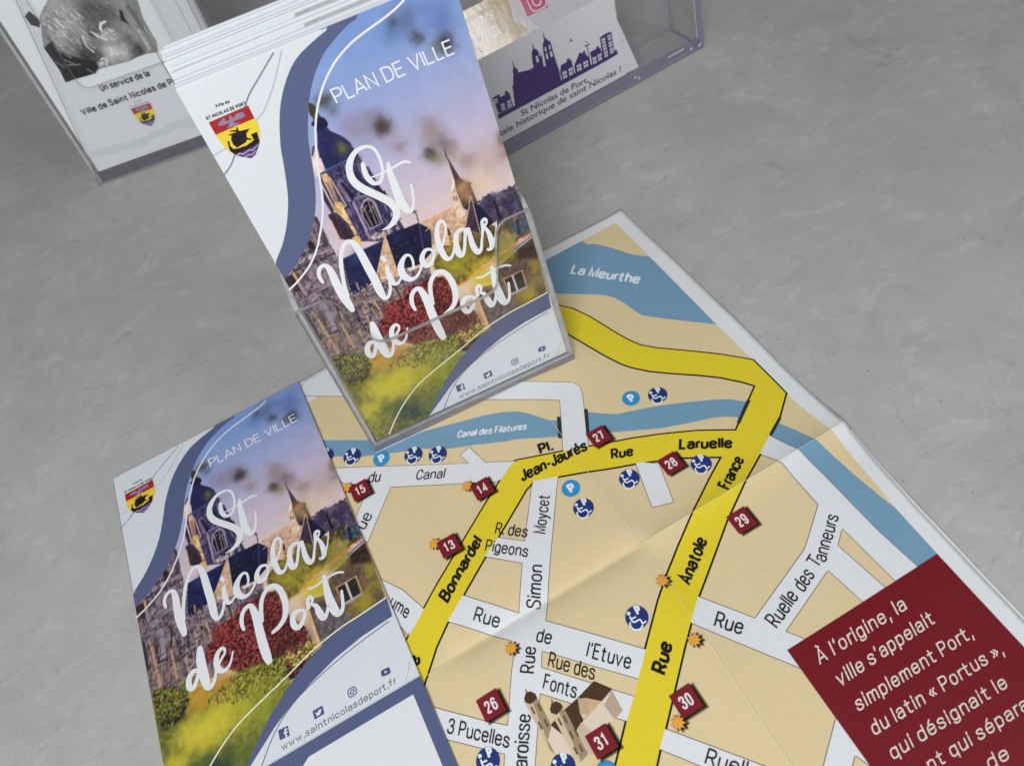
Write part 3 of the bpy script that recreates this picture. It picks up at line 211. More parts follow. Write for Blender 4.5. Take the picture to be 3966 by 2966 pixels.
           ('p', (98, 90, 96), 0.6, [(70.76, 45.91), (80.05, 42.71), (85.13, 36.58), (84.08, 33.13), (70.35, 31.01), (69.79, 40.94)], 0.22, 1.2), ('b', (150, 142, 55), 0.85, 86.86, 62.14, 4.2), ('b', (170, 152, 48), 0.9, 91.32, 40.88, 5.85), ('b', (160, 148, 55), 0.8, 97.62, 51.8, 3.68), ('b', (150, 140, 50), 0.7, 98.09, 42.51, 3.43), ('b', (195, 180, 55), 0.8, 76.54, 55.13, 3.61),
           ('l', (228, 150, 84), 0.52, [(62.15, 58.04), (66.52, 58.15)]), ('l', (206, 130, 70), 0.32, [(63.3, 57.54), (68.11, 57.95)]), ('l', (228, 150, 84), 0.52, [(67.63, 59.44), (72.0, 59.56)]), ('l', (206, 130, 70), 0.32, [(68.79, 58.94), (73.59, 59.35)]), ('l', (228, 150, 84), 0.52, [(73.1, 60.84), (77.46, 60.95)]), ('l', (206, 130, 70), 0.32, [(74.26, 60.34), (79.06, 60.75)]),
           ('l', (228, 150, 84), 0.51, [(78.55, 62.23), (82.92, 62.35)]), ('l', (206, 130, 70), 0.32, [(79.72, 61.74), (84.52, 62.15)]), ('l', (228, 150, 84), 0.51, [(83.99, 63.62), (88.36, 63.74)]), ('l', (206, 130, 70), 0.32, [(85.17, 63.13), (89.97, 63.54)]), ('l', (222, 120, 100), 0.51, [(89.42, 65.01), (93.79, 65.13)]), ('l', (214, 104, 96), 0.32, [(90.6, 64.52), (95.4, 64.93)]),
           ('l', (222, 120, 100), 0.51, [(94.84, 66.39), (99.2, 66.51)]), ('l', (214, 104, 96), 0.32, [(96.02, 65.91), (100.81, 66.32)]), ('l', (222, 120, 100), 0.51, [(100.24, 67.78), (104.61, 67.9)]), ('l', (214, 104, 96), 0.32, [(101.43, 67.29), (106.22, 67.7)]), ('l', (75, 100, 150), 0.84, [(91.41, 62.82), (100.21, 65.38)]),
           ('p', (190, 152, 120), 0.2, [(81.94, 51.7), (91.64, 51.84), (91.55, 43.09), (82.46, 42.46)], 0.1, 1.2), ('p', (40, 42, 34), 0.2, [(82.65, 51.15), (86.2, 51.16), (86.24, 43.45), (82.75, 43.36)], 0.15, 1.2), ('p', (44, 46, 38), 0.2, [(87.19, 51.27), (91.05, 51.38), (90.88, 43.5), (87.06, 43.42)], 0.15, 1.2), ('l', (205, 200, 210), 0.87, [(86.58, 51.27), (86.6, 43.27)]),
           ('l', (150, 170, 210), 0.68, [(82.55, 42.41), (91.31, 42.63)]), ('p', (218, 174, 132), 0.2, [(67.04, 54.09), (69.06, 53.71), (69.2, 41.25), (69.7, 30.94), (67.74, 30.55), (67.92, 41.52)], 0.1, 1.2), ('l', (95, 70, 66), 0.34, [(69.44, 45.04), (69.34, 31.14)]),
           ('p', (122, 124, 48), 1.5, [(-0.14, 50.16), (6.77, 49.54), (14.28, 44.17), (23.11, 41.34), (32.48, 39.46), (39.14, 39.09), (53.51, 36.22), (53.19, 20.49), (37.93, -7.1), (5.66, -9.19), (-1.7, 7.54), (-0.62, 18.0), (-0.41, 33.74)], 0.22, 1.5),
           ('p', (105, 105, 44), 1.2, [(30.55, 38.88), (37.6, 39.52), (45.07, 36.69), (54.96, 35.44), (51.49, 25.7), (40.12, 23.49), (28.67, 29.93), (20.86, 34.32)], 0.75, 0.8), ('b', (205, 195, 62), 0.97, 23.31, 23.51, 11.6), ('b', (206, 194, 62), 0.9, 13.38, 22.24, 7.38), ('b', (155, 158, 52), 0.8, 41.44, 27.03, 8.06), ('b', (205, 150, 58), 0.9, 21.05, 40.43, 6.36),
           ('b', (190, 135, 66), 0.8, 29.16, 39.64, 3.7), ('b', (92, 106, 50), 0.85, 33.63, 8.13, 9.2), ('b', (44, 64, 56), 0.9, 19.59, 7.24, 6.97), ('b', (80, 98, 50), 0.8, 13.49, 14.1, 5.03), ('b', (196, 184, 55), 0.95, 2.92, 18.14, 5.31), ('b', (92, 100, 52), 0.8, 1.58, 26.07, 3.8), ('b', (150, 160, 58), 0.7, 39.97, 18.36, 5.38),
           ('p', (80, 82, 42), 0.8, [(0.68, 50.51), (2.31, 51.2), (7.06, 50.18), (6.65, 46.38), (9.83, 44.61), (14.25, 48.62), (14.28, 44.17), (14.03, 38.98), (10.49, 34.7), (4.07, 32.43), (0.97, 36.77), (0.52, 41.63)], 0.8, 0.7), ('b', (44, 38, 34), 0.8, 8.33, 35.94, 3.37), ('b', (52, 46, 36), 0.6, 3.25, 35.88, 3.03),
           ('p', (140, 124, 62), 0.6, [(54.32, 34.25), (55.54, 37.66), (58.9, 33.43), (61.74, 37.6), (62.38, 34.43), (65.6, 38.76), (65.86, 35.42), (67.11, 33.95), (67.08, 30.7), (63.16, 29.5), (56.62, 28.88)], 0.7, 0.7),
           ('s', 6, 150, [(0.38, 49.87), (7.06, 50.18), (14.78, 48.33), (14.03, 38.98), (4.07, 32.43), (0.52, 41.63)], [(150, 146, 60), (52, 54, 34), (104, 106, 48)], 0.6, 1.8, 0.3, 0.6, 60, 60), ('s', 7, 170, [(20.86, 34.32), (30.55, 38.88), (51.57, 35.63), (48.3, 26.62), (31.36, 27.99)], [(170, 160, 70), (78, 74, 36), (130, 122, 52)], 0.6, 1.8, 0.3, 0.6, 70, 50),
           ('s', 8, 240, [(43.41, 67.04), (52.77, 66.7), (59.95, 60.2), (60.67, 49.81), (65.87, 37.17), (59.03, 32.14), (46.42, 35.66), (33.08, 42.35), (25.22, 51.35), (25.22, 56.52), (30.51, 61.83), (39.99, 63.89)], [(150, 70, 70), (60, 28, 30), (120, 48, 52), (176, 92, 88), (88, 36, 40)], 0.5, 1.6, 0.3, 0.55, 40, 70)],
 'panel': [(220.68, -60.45), (288.53, -60.6), (286.2, -130.0), (218.0, -130.0)],
 'parking': [('p', [234.71, 61.82]), ('p', [188.23, 37.25]), ('p', [121.85, 99.81]), ('p', [143.6, -62.36]), ('w', [245.51, 56.44]), ('w', [211.59, 27.75]), ('w', [240.32, 16.84]), ('w', [188.02, 26.39]), ('w', [181.57, -23.55]), ('w', [110.11, 109.16]), ('w', [135.74, 92.91]), ('w', [145.63, 86.45]), ('w', [98.67, 117.09]), ('w', [109.24, -38.44]), ('w', [131.67, -53.22])],
 'sheet_right': [(299.53, 170.35), (299.9, 80.0), (299.84, -1.57), (296.18, -42.83), (294.48, -92.75), (292.5, -172.0)],
 'stars': [[197.64, -16.71], [194.75, -41.08], [173.57, -61.1], [134.64, -8.69], [126.42, 46.6], [150.32, 63.81], [102.32, 94.94]],
 'texts': [('La Meurthe', [(251.22, 145.87), (276.03, 117.79), (256.2, 150.33)], 'wb'), ('Canal des Filatures', [(156.83, 89.12), (186.28, 74.0), (159.05, 92.16)], 'wb'), ('Pl.', [(184.98, 59.11), (191.51, 57.74), (186.15, 64.12)], 'b'), ('Jean-Jaurès', [(171.79, 51.58), (204.16, 49.2), (173.3, 57.18)], 'b'), ('Rue', [(209.91, 39.79), (219.15, 35.84), (212.3, 44.11)], 'b'),
           ('Laruelle', [(236.42, 27.64), (255.35, 15.53), (239.6, 31.9)], 'b'), ('France', [(241.5, -0.42), (256.06, 8.2), (239.29, 4.42)], 'b'), ('Anatole', [(205.51, -24.02), (222.12, -12.62), (202.94, -19.45)], 'b'), ('Rue', [(178.72, -46.64), (187.34, -38.66), (175.56, -42.4)], 'b'), ('Bonnardel', [(120.35, 19.63), (144.82, 36.13), (118.39, 24.48)], 'b'),
           ('e', [(100.47, 3.96), (102.3, 7.16), (96.53, 7.81)], 'b'), ('du', [(111.36, 91.53), (116.56, 88.85), (114.66, 96.42)], 'n'), ('Canal', [(131.18, 80.3), (143.04, 73.38), (134.19, 84.56)], 'n'), ('rue', [(99.83, 68.41), (107.8, 74.86), (96.57, 73.23)], 'n'), ('R. des', [(150.21, 36.58), (161.17, 27.51), (153.62, 40.85)], 'n'),
           ('Pigeons', [(143.27, 31.96), (157.25, 19.69), (146.47, 36.19)], 'n'), ('Moycet', [(168.58, 24.5), (179.05, 39.21), (164.31, 28.04)], 'n'), ('Simon', [(151.55, -1.39), (161.13, 13.38), (146.84, 2.13)], 'n'), ('ume', [(98.49, 33.12), (102.99, 23.81), (102.37, 36.59)], 'n'), ('Rue', [(126.18, 8.65), (133.68, 0.91), (130.1, 12.74)], 'n'),
           ('de', [(143.73, -11.38), (148.26, -15.49), (147.4, -7.24)], 'n'), ("l'Etuve", [(157.34, -25.82), (168.92, -38.03), (161.36, -21.74)], 'n'), ('Rue des', [(143.25, -21.61), (155.77, -34.58), (146.88, -17.39)], 'n'), ('Fonts', [(137.78, -27.35), (146.65, -36.56), (141.38, -23.31)], 'n'), ('Rue', [(137.82, -21.63), (143.14, -13.46), (133.25, -18.41)], 'n'),
           ('3 Pucelles', [(99.69, -22.6), (117.58, -38.75), (102.85, -18.48)], 'n'), ('Paroisse', [(118.71, -50.33), (129.98, -33.11), (113.97, -47.26)], 'n'), ('Ruelle', [(222.45, -52.98), (236.83, -47.79), (220.82, -47.5)], 'n'), ('des', [(239.16, -47.48), (247.14, -44.32), (237.66, -42.02)], 'n'), ('T', [(249.31, -43.11), (253.19, -41.47), (247.61, -38.11)], 'n'),
           ('anneurs', [(253.58, -42.56), (270.16, -30.87), (250.3, -38.52)], 'n'), ('Rue', [(203.51, -40.46), (210.35, -48.23), (208.35, -36.7)], 'n'), ('Ruelle', [(173.49, -75.68), (185.52, -88.33), (177.69, -72.49)], 'n'), ("À l'origine, la", [(226.74, -69.99), (265.45, -70.3), (228.16, -65.04)], 'panel'), ("ville s'appelait", [(227.5, -78.99), (269.59, -78.67), (228.89, -74.25)], 'panel'),
           ('simplement Port,', [(227.06, -87.99), (276.52, -88.52), (228.42, -83.45)], 'panel'), ('du latin « Portus »,', [(226.21, -96.1), (280.41, -97.38), (227.53, -91.74)], 'panel'), ('qui désignait le', [(226.05, -104.27), (273.13, -105.55), (227.35, -100.09)], 'panel'), ('nt qui séparait', [(233.2, -112.31), (278.09, -113.6), (234.55, -108.29)], 'panel'),
           ('de', [(248.72, -120.5), (256.96, -120.82), (250.22, -116.61)], 'panel')],
 'water': [[(236.34, 162.27), (246.97, 162.73), (269.45, 163.18), (269.62, 161.67), (269.96, 160.03), (270.64, 158.94), (271.95, 158.16), (273.68, 156.63), (276.69, 152.86), (280.11, 147.03), (285.01, 138.23), (287.89, 134.63), (291.32, 131.26), (290.94, 74.2), (280.55, 84.68), (273.54, 92.15), (266.48, 99.91), (265.13, 104.1), (263.77, 110.9), (262.79, 114.57), (261.55, 117.88), (259.01, 121.85),
            (255.88, 124.96), (248.48, 130.87), (238.92, 138.43), (230.91, 144.57), (228.64, 149.77)],
           [(94.91, 130.71), (101.14, 126.33), (118.47, 114.25), (130.68, 107.75), (142.31, 103.09), (154.06, 99.22), (163.87, 96.0), (173.64, 92.83), (181.91, 89.08), (187.05, 85.86), (190.74, 82.2), (193.9, 77.77), (196.99, 73.16), (201.65, 69.52), (198.23, 61.73), (179.84, 72.6), (175.35, 74.37), (162.26, 81.23), (151.02, 86.52), (140.55, 93.93), (128.04, 99.62), (114.65, 106.25),
            (100.93, 115.61), (92.03, 121.93)],
           [(213.78, 67.59), (214.75, 66.68), (220.47, 61.62), (225.34, 58.24), (232.34, 55.55), (241.39, 51.96), (251.28, 47.17), (263.9, 40.28), (269.87, 36.52), (273.79, 32.52), (275.55, 29.68), (267.29, 23.47), (266.56, 27.09), (263.13, 29.97), (258.21, 32.64), (247.92, 36.34), (236.55, 41.06), (216.37, 52.32), (208.3, 56.98)],
           [(278.63, 17.25), (278.95, 14.98), (282.05, 8.46), (285.12, -0.96), (285.93, -6.72), (287.13, -19.39), (288.49, -31.61), (289.68, -39.0), (288.67, -60.54), (287.39, -87.83), (281.12, -86.34), (279.45, -60.49), (277.9, -42.9), (277.37, -14.67), (276.17, -0.58), (271.72, 12.89)]],
 'white_field': [(50.69, -4.01), (94.29, -4.44), (94.19, -31.81), (47.83, -5.75)],
 'white_roads': {'canal_bridge_road': [(97.55, 160.9), (116.2, 146.62), (177.47, 101.02), (207.23, 79.63), (194.32, 54.08), (204.58, 49.53), (217.91, 77.45), (218.81, 81.31), (217.2, 85.07), (198.59, 98.39), (174.35, 117.13), (143.44, 146.21), (121.35, 166.1), (103.75, 166.56)],
                 'canal_street': [(99.56, 108.02), (100.92, 107.98), (125.32, 92.97), (156.0, 73.92), (154.54, 80.21), (159.82, 81.23), (162.44, 69.93), (175.45, 61.86), (166.96, 58.32), (162.68, 58.4), (120.18, 83.64), (100.96, 64.59), (96.25, 70.15), (96.96, 75.48), (101.0, 78.78), (107.96, 86.23), (99.15, 103.25)],
                 'corner_yard': [(219.5, -86.1), (206.65, -95.03), (198.94, -100.45), (222.1, -113.29), (225.48, -87.15)],
                 'curved_lane': [(93.61, 53.12), (97.02, 49.27), (101.7, 42.68), (106.2, 36.02), (109.06, 28.69), (111.81, 21.45), (101.68, 15.6), (100.17, 21.61), (96.22, 29.09), (88.24, 38.92)],
                 'dead_end': [(218.17, 33.41), (225.84, 26.76), (220.51, 8.59), (212.13, 11.37)],
                 'font_street': [(141.01, -20.2), (165.63, -46.35), (158.86, -52.05), (135.8, -27.55)],
                 'low_street': [(167.69, -59.43), (190.05, -85.7), (195.04, -91.65), (188.68, -95.6), (172.55, -75.87), (162.92, -64.06)],
                 'maidens_street': [(92.89, -6.27), (99.87, -12.82), (114.25, -26.53), (121.61, -32.65), (115.97, -39.73), (99.95, -25.27), (89.06, -15.21)],
                 'north_south_street': [(177.62, 51.26), (173.67, 46.34), (159.88, 26.76), (154.6, 18.83), (143.57, 1.76), (135.9, -6.64), (133.88, -12.38), (131.01, -16.25), (120.94, -31.97), (115.8, -39.45), (111.77, -45.78), (120.87, -50.87), (123.05, -48.05), (136.38, -28.09), (141.51, -20.72), (144.52, -15.88), (151.03, -6.41), (159.85, 6.9), (182.72, 40.4), (187.73, 46.84)],
                 'pigeon_street': [(150.32, 34.82), (160.55, 25.94), (155.23, 18.18), (142.1, 30.09)],
                 'quay': [(271.56, 12.69), (262.77, 7.54), (267.08, -1.5), (267.27, -22.72), (253.74, -32.29), (250.38, -34.43), (218.31, -45.82), (205.57, -28.39), (197.07, -34.74), (219.84, -66.35), (230.15, -80.79), (276.11, -81.19), (279.45, -60.49), (277.9, -42.9), (277.37, -14.67), (276.17, -0.58)],
                 'steam_bath_street': [(126.7, 20.37), (143.57, 1.76), (151.03, -6.41), (178.4, -35.56), (170.31, -42.95), (144.36, -16.02), (136.31, -6.31), (130.71, -0.26), (117.01, 14.3)]},
 'yellow_roads': {'anatole': [(283.45, 35.94), (262.09, 21.86), (249.58, 14.91), (238.87, 8.95), (224.19, -0.06), (211.09, -8.46), (202.03, -14.78), (192.17, -22.42), (177.72, -35.15), (169.69, -42.38), (165.44, -46.14), (158.67, -51.84), (147.72, -61.91), (144.52, -64.99), (156.11, -71.46), (159.46, -68.51), (163.56, -64.74), (168.65, -60.51), (189.98, -41.6), (197.46, -35.32), (206.02, -28.31),
                              (212.08, -24.13), (233.25, -9.35), (248.68, -0.24), (263.14, 7.51), (281.34, 17.62), (291.14, 25.44), (291.35, 36.32)],
                  'bonnardel': [(166.36, 59.18), (152.96, 51.02), (111.24, 23.64), (100.61, 16.71), (90.05, 8.21), (85.37, 2.17), (96.73, -5.53), (99.6, -2.03), (109.04, 7.36), (117.59, 13.65), (127.32, 19.67), (142.59, 29.66), (150.72, 34.38), (171.6, 47.7), (176.2, 49.47), (172.07, 58.02)],
                  'laruelle': [(262.96, 21.37), (262.09, 21.86), (248.3, 30.99), (234.67, 38.33), (222.87, 43.82), (205.08, 50.79), (194.71, 54.77), (174.59, 62.75), (170.94, 61.73), (166.36, 59.18), (161.2, 56.04), (173.18, 48.16), (176.2, 49.47), (186.4, 45.45), (198.08, 40.58), (218.33, 32.31), (235.03, 24.23), (249.58, 14.91), (253.69, 17.14)],
                  'north': [(232.62, 136.96), (236.21, 130.06), (240.47, 124.46), (244.69, 114.9), (249.53, 98.98), (252.37, 90.94), (255.08, 85.2), (260.44, 78.99), (269.98, 69.88), (281.52, 58.69), (291.29, 47.63), (291.35, 32.85), (291.14, 25.44), (286.26, 26.61), (283.45, 35.94), (279.89, 41.29), (273.82, 48.47), (267.06, 54.95), (257.48, 63.28), (250.38, 69.94), (244.71, 76.75),
                            (242.08, 81.16), (238.58, 89.37), (234.49, 100.84), (230.35, 112.86), (225.78, 124.85)]}}
H = D['H']                      # height of a folded leaflet; its width is 100

# ------------------------------------------------------------------ materials
def lin(c):
    c = c / 255.0
    return c / 12.92 if c <= 0.04045 else ((c + 0.055) / 1.055) ** 2.4
WHITE = (225, 229, 236)
def albedo(rgb, white=WHITE):
    return tuple(min(0.86, 0.80 * lin(c) / lin(w)) for c, w in zip(rgb, white))
_ink = {}
def nodes(name):
    m = bpy.data.materials.new(name); m.use_nodes = True
    nt = m.node_tree
    return m, nt, nt.nodes['Principled BSDF']
def paper_bump(nt, p, amount=0.02, scale=2600):
    tc = nt.nodes.new('ShaderNodeTexCoord'); nz = nt.nodes.new('ShaderNodeTexNoise'); bp = nt.nodes.new('ShaderNodeBump')
    nz.inputs['Scale'].default_value = scale; nz.inputs['Detail'].default_value = 3
    bp.inputs['Strength'].default_value = amount; bp.inputs['Distance'].default_value = 0.0004
    nt.links.new(tc.outputs['Object'], nz.inputs['Vector']); nt.links.new(nz.outputs['Fac'], bp.inputs['Height'])
    nt.links.new(bp.outputs['Normal'], p.inputs['Normal'])
    return tc, nz
def ink(rgb, white=WHITE, rough=0.44, spec=0.2):
    """printed colour on coated stock"""
    key = (tuple(rgb), tuple(white), rough)
    if key in _ink: return _ink[key]
    m, nt, p = nodes('ink_%d_%d_%d' % tuple(rgb))
    a = albedo(rgb, white)
    tc, nz = paper_bump(nt, p)
    n2 = nt.nodes.new('ShaderNodeTexNoise'); n2.inputs['Scale'].default_value = 420; n2.inputs['Detail'].default_value = 4
    nt.links.new(tc.outputs['Object'], n2.inputs['Vector'])
    mr = nt.nodes.new('ShaderNodeMapRange'); mr.inputs['To Min'].default_value = 0.955; mr.inputs['To Max'].default_value = 1.045
    nt.links.new(n2.outputs['Fac'], mr.inputs['Value'])
    vm = nt.nodes.new('ShaderNodeVectorMath'); vm.operation = 'SCALE'
    vm.inputs[0].default_value = a
    nt.links.new(mr.outputs['Result'], vm.inputs['Scale'])
    nt.links.new(vm.outputs['Vector'], p.inputs['Base Color'])
    p.inputs['Roughness'].default_value = rough
    p.inputs['Specular IOR Level'].default_value = spec
    _ink[key] = m
    return m
def photo_ink(name, attr):
    m, nt, p = nodes(name)
    at = nt.nodes.new('ShaderNodeAttribute'); at.attribute_name = attr
    nt.links.new(at.outputs['Color'], p.inputs['Base Color'])
    p.inputs['Roughness'].default_value = 0.42; p.inputs['Specular IOR Level'].default_value = 0.18
    paper_bump(nt, p)
    return m
def clear_plastic(name, tint, gloss_tint, haze, rough):
    """thin acrylic: light passes straight through, with Fresnel reflections and a little body tint"""
    m = bpy.data.materials.new(name); m.use_nodes = True
    nt = m.node_tree; nt.nodes.clear()
    out = nt.nodes.new('ShaderNodeOutputMaterial')
    tr = nt.nodes.new('ShaderNodeBsdfTransparent'); tr.inputs[0].default_value = (*tint, 1)
    df = nt.nodes.new('ShaderNodeBsdfDiffuse'); df.inputs[0].default_value = (*gloss_tint, 1)
    gl = nt.nodes.new('ShaderNodeBsdfGlossy'); gl.inputs['Roughness'].default_value = rough
    fr = nt.nodes.new('ShaderNodeFresnel')
    ge = nt.nodes.new('ShaderNodeNewGeometry'); io = nt.nodes.new('ShaderNodeMapRange')   # same reflectance from inside and outside the thin wall
    io.inputs['To Min'].default_value = 1.45; io.inputs['To Max'].default_value = 1/1.45
    nt.links.new(ge.outputs['Backfacing'], io.inputs['Value']); nt.links.new(io.outputs['Result'], fr.inputs['IOR'])
    tc = nt.nodes.new('ShaderNodeTexCoord'); nz = nt.nodes.new('ShaderNodeTexNoise'); nz.inputs['Scale'].default_value = 160
    nz.inputs['Detail'].default_value = 5; nz.inputs['Distortion'].default_value = 1.2
    mr = nt.nodes.new('ShaderNodeMapRange'); mr.inputs['From Min'].default_value = 0.3; mr.inputs['From Max'].default_value = 0.75
    mr.inputs['To Min'].default_value = haze * 0.8; mr.inputs['To Max'].default_value = min(1, haze * 1.2)
    m1 = nt.nodes.new('ShaderNodeMixShader'); m2 = nt.nodes.new('ShaderNodeMixShader')
    nt.links.new(tc.outputs['Object'], nz.inputs['Vector']); nt.links.new(nz.outputs['Fac'], mr.inputs['Value'])
    nt.links.new(mr.outputs['Result'], m1.inputs[0]); nt.links.new(tr.outputs[0], m1.inputs[1]); nt.links.new(df.outputs[0], m1.inputs[2])
    nt.links.new(fr.outputs[0], m2.inputs[0]); nt.links.new(m1.outputs[0], m2.inputs[1]); nt.links.new(gl.outputs[0], m2.inputs[2])
    nt.links.new(m2.outputs[0], out.inputs[0])
    return m
ACRYLIC = clear_plastic('clear_acrylic', (0.988, 0.988, 0.99), (0.7, 0.7, 0.74), 0.006, 0.04)
EDGE = clear_plastic('acrylic_cut_edge', (0.80, 0.80, 0.82), (0.50, 0.495, 0.485), 0.85, 0.15)
SIDE = clear_plastic('acrylic_side', (0.93, 0.93, 0.95), (0.66, 0.66, 0.74), 0.16, 0.06)  # pale haze paints in the reflections seen on the side walls
HIGHLIGHT = clear_plastic('painted_rim_highlight', (0.9, 0.9, 0.92), (0.84, 0.84, 0.88), 0.8, 0.1)  # near-white body colour standing in for light caught on acrylic edges
SLAB = clear_plastic('acrylic_slab', (0.72, 0.72, 0.77), (0.30, 0.295, 0.33), 0.42, 0.07)
VIOLET = clear_plastic('violet_acrylic', (0.985, 0.982, 0.99), (0.6, 0.58, 0.68), 0.005, 0.04)
VIOLET_EDGE = clear_plastic('violet_acrylic_edge', (0.72, 0.70, 0.80), (0.46, 0.45, 0.52), 0.26, 0.12)
VIOLET_SLAB = clear_plastic('violet_acrylic_slab', (0.82, 0.80, 0.88), (0.50, 0.48, 0.60), 0.24, 0.06)

def counter_material():
    m, nt, p = nodes('trowelled_grey_resin')
    N, L = nt.nodes, nt.links
    tc = N.new('ShaderNodeTexCoord')
    def noise(scale, detail, dist=0.0, stretch=None, rot=0.0, rough=0.55):
        n = N.new('ShaderNodeTexNoise'); n.inputs['Scale'].default_value = scale; n.inputs['Detail'].default_value = detail
        n.inputs['Distortion'].default_value = dist; n.inputs['Roughness'].default_value = rough
        mp = N.new('ShaderNodeMapping'); mp.inputs['Rotation'].default_value = (0, 0, rot)
        if stretch: mp.inputs['Scale'].default_value = stretch
        L.new(tc.outputs['Object'], mp.inputs['Vector']); L.new(mp.outputs['Vector'], n.inputs['Vector'])
        return n.outputs['Fac']
    def rng(src, a, b, lo, hi):
        r = N.new('ShaderNodeMapRange'); r.inputs['From Min'].default_value = a; r.inputs['From Max'].default_value = b
        r.inputs['To Min'].default_value = lo; r.inputs['To Max'].default_value = hi
        L.new(src, r.inputs['Value']); return r.outputs['Result']
    def mul(a, b):
        x = N.new('ShaderNodeMath'); x.operation = 'MULTIPLY'; L.new(a, x.inputs[0]); L.new(b, x.inputs[1]); return x.outputs[0]
    cloud = rng(noise(11, 5, 0.9), 0.3, 0.7, 0.92, 1.08)
    mott = rng(noise(62, 7, 0.5, rough=0.68), 0.3, 0.7, 0.94, 1.06)
    fine = rng(noise(1300, 4), 0.3, 0.7, 0.95, 1.05)
    fleck_a = rng(noise(27, 6, 1.2, (1.0, 1.9, 1.0), 0.5), 0.59, 0.65, 1.0, 1.08)
    fleck_b = rng(noise(44, 6, 1.5, (1.0, 2.1, 1.0), -1.0), 0.60, 0.66, 1.0, 1.09)
    dark = rng(noise(34, 5, 2.4, (1.0, 2.0, 1.0), 1.9), 0.60, 0.72, 1.0, 0.88)
    pits = rng(noise(420, 1), 0.765, 0.80, 1.0, 0.62)
    vo = N.new('ShaderNodeTexVoronoi'); vo.feature = 'DISTANCE_TO_EDGE'; vo.inputs['Scale'].default_value = 13
    wn = N.new('ShaderNodeTexNoise'); wn.inputs['Scale'].default_value = 22; wn.inputs['Detail'].default_value = 5
    wa = N.new('ShaderNodeVectorMath'); wa.operation = 'SCALE'; wa.inputs['Scale'].default_value = 0.09
    wb = N.new('ShaderNodeVectorMath'); wb.operation = 'ADD'
    L.new(tc.outputs['Object'], wn.inputs['Vector']); L.new(wn.outputs['Color'], wa.inputs[0]); L.new(wa.outputs[0], wb.inputs[0]); L.new(tc.outputs['Object'], wb.inputs[1]); L.new(wb.outputs[0], vo.inputs['Vector'])
    hair = rng(vo.outputs['Distance'], 0.0, 0.012, 1.0, 0.0)
    hmask = rng(noise(17, 3), 0.52, 0.62, 0.0, 0.17)
    hm = mul(hair, hmask); hs = N.new('ShaderNodeMath'); hs.operation = 'SUBTRACT'; hs.inputs[0].default_value = 1.0; L.new(hm, hs.inputs[1])
    pits = mul(pits, hs.outputs[0])
    f = mul(mul(mul(cloud, mott), mul(fine, fleck_a)), mul(mul(fleck_b, dark), pits))
    vm = N.new('ShaderNodeVectorMath'); vm.operation = 'SCALE'; vm.inputs[0].default_value = (0.462, 0.452, 0.424)
    L.new(f, vm.inputs['Scale']); L.new(vm.outputs['Vector'], p.inputs['Base Color'])
    p.inputs['Roughness'].default_value = 0.5; p.inputs['Specular IOR Level'].default_value = 0.3
    bp = N.new('ShaderNodeBump'); bp.inputs['Strength'].default_value = 0.12; bp.inputs['Distance'].default_value = 0.0006
    L.new(noise(90, 7, 1.4), bp.inputs['Height']); L.new(bp.outputs['Normal'], p.inputs['Normal'])
    return m

# ------------------------------------------------------------------ geometry helpers
def empty(name, mat4, label=None, cat=None, group=None):
    o = bpy.data.objects.new(name, None); COL.objects.link(o)
    o.empty_display_size = 0.02
    o.matrix_world = mat4
    return tag(o, label, cat, group)
def tag(o, label=None, cat=None, group=None):
    if label: o['label'] = label
    if cat: o['category'] = cat
    if group: o['group'] = group
    return o
def link(name, me, mats, parent=None):
    for m in mats: me.materials.append(m)
    o = bpy.data.objects.new(name, me); COL.objects.link(o)
    if parent is not None: o.parent = parent
    return o
def grid_lines(lo, hi, cut, axis):
    """where a print is cut so that it can follow the creases: finer close to the fold"""
    out = [k*cut for k in range(math.ceil(lo/cut), math.floor(hi/cut)+1)]
    if axis == 1: out += [k*1.0 for k in range(-11, 12) if lo < k < hi]
    return sorted(set(round(float(t), 3) for t in out))
def decal(name, polys, mats, parent, layer, hfun=None, cut=None):
    """flat printed shapes: polys = [(points, material index, extra height)], millimetres; layer = height above the sheet"""
    verts, faces, mi = [], [], []
    for pts, k, dz in polys:
        base = len(verts)
        verts += [(x * MM, y * MM, (layer + dz) * MM) for x, y in pts]
        if len(pts) in (3, 4) and k >= 0 and len(pts) == 3:
            tris = [(0, 1, 2)]
        else:
            tris = tessellate_polygon([[Vector((x, y, 0)) for x, y in pts]])
        for t in tris:
            a, b, c = (pts[i] for i in t)
            cr = (b[0]-a[0])*(c[1]-a[1]) - (b[1]-a[1])*(c[0]-a[0])
            if abs(cr) < 1e-9: continue
            t = tuple(base + i for i in (t if cr > 0 else t[::-1]))
            faces.append(t); mi.append(k)
    me = bpy.data.meshes.new(name)
    me.from_pydata(verts, [], faces)
    me.polygons.foreach_set('material_index', mi)
    if hfun:
        bm = bmesh.new(); bm.from_mesh(me)
        if cut:
            xs = [v.co.x for v in bm.verts]; ys = [v.co.y for v in bm.verts]
            for axis, lo, hi in ((0, min(xs), max(xs)), (1, min(ys), max(ys))):
                for t in grid_lines(lo/MM, hi/MM, cut, axis):
                    t *= MM
                    no = (1, 0, 0) if axis == 0 else (0, 1, 0); co = (t, 0, 0) if axis == 0 else (0, t, 0)
                    bmesh.ops.bisect_plane(bm, geom=bm.verts[:] + bm.edges[:] + bm.faces[:], dist=1e-7, plane_co=co, plane_no=no)
        for v in bm.verts: v.co.z += hfun(v.co.x / MM, v.co.y / MM) * MM
        bm.to_mesh(me); bm.free()
    me.update()
    return link(name, me, mats, parent)
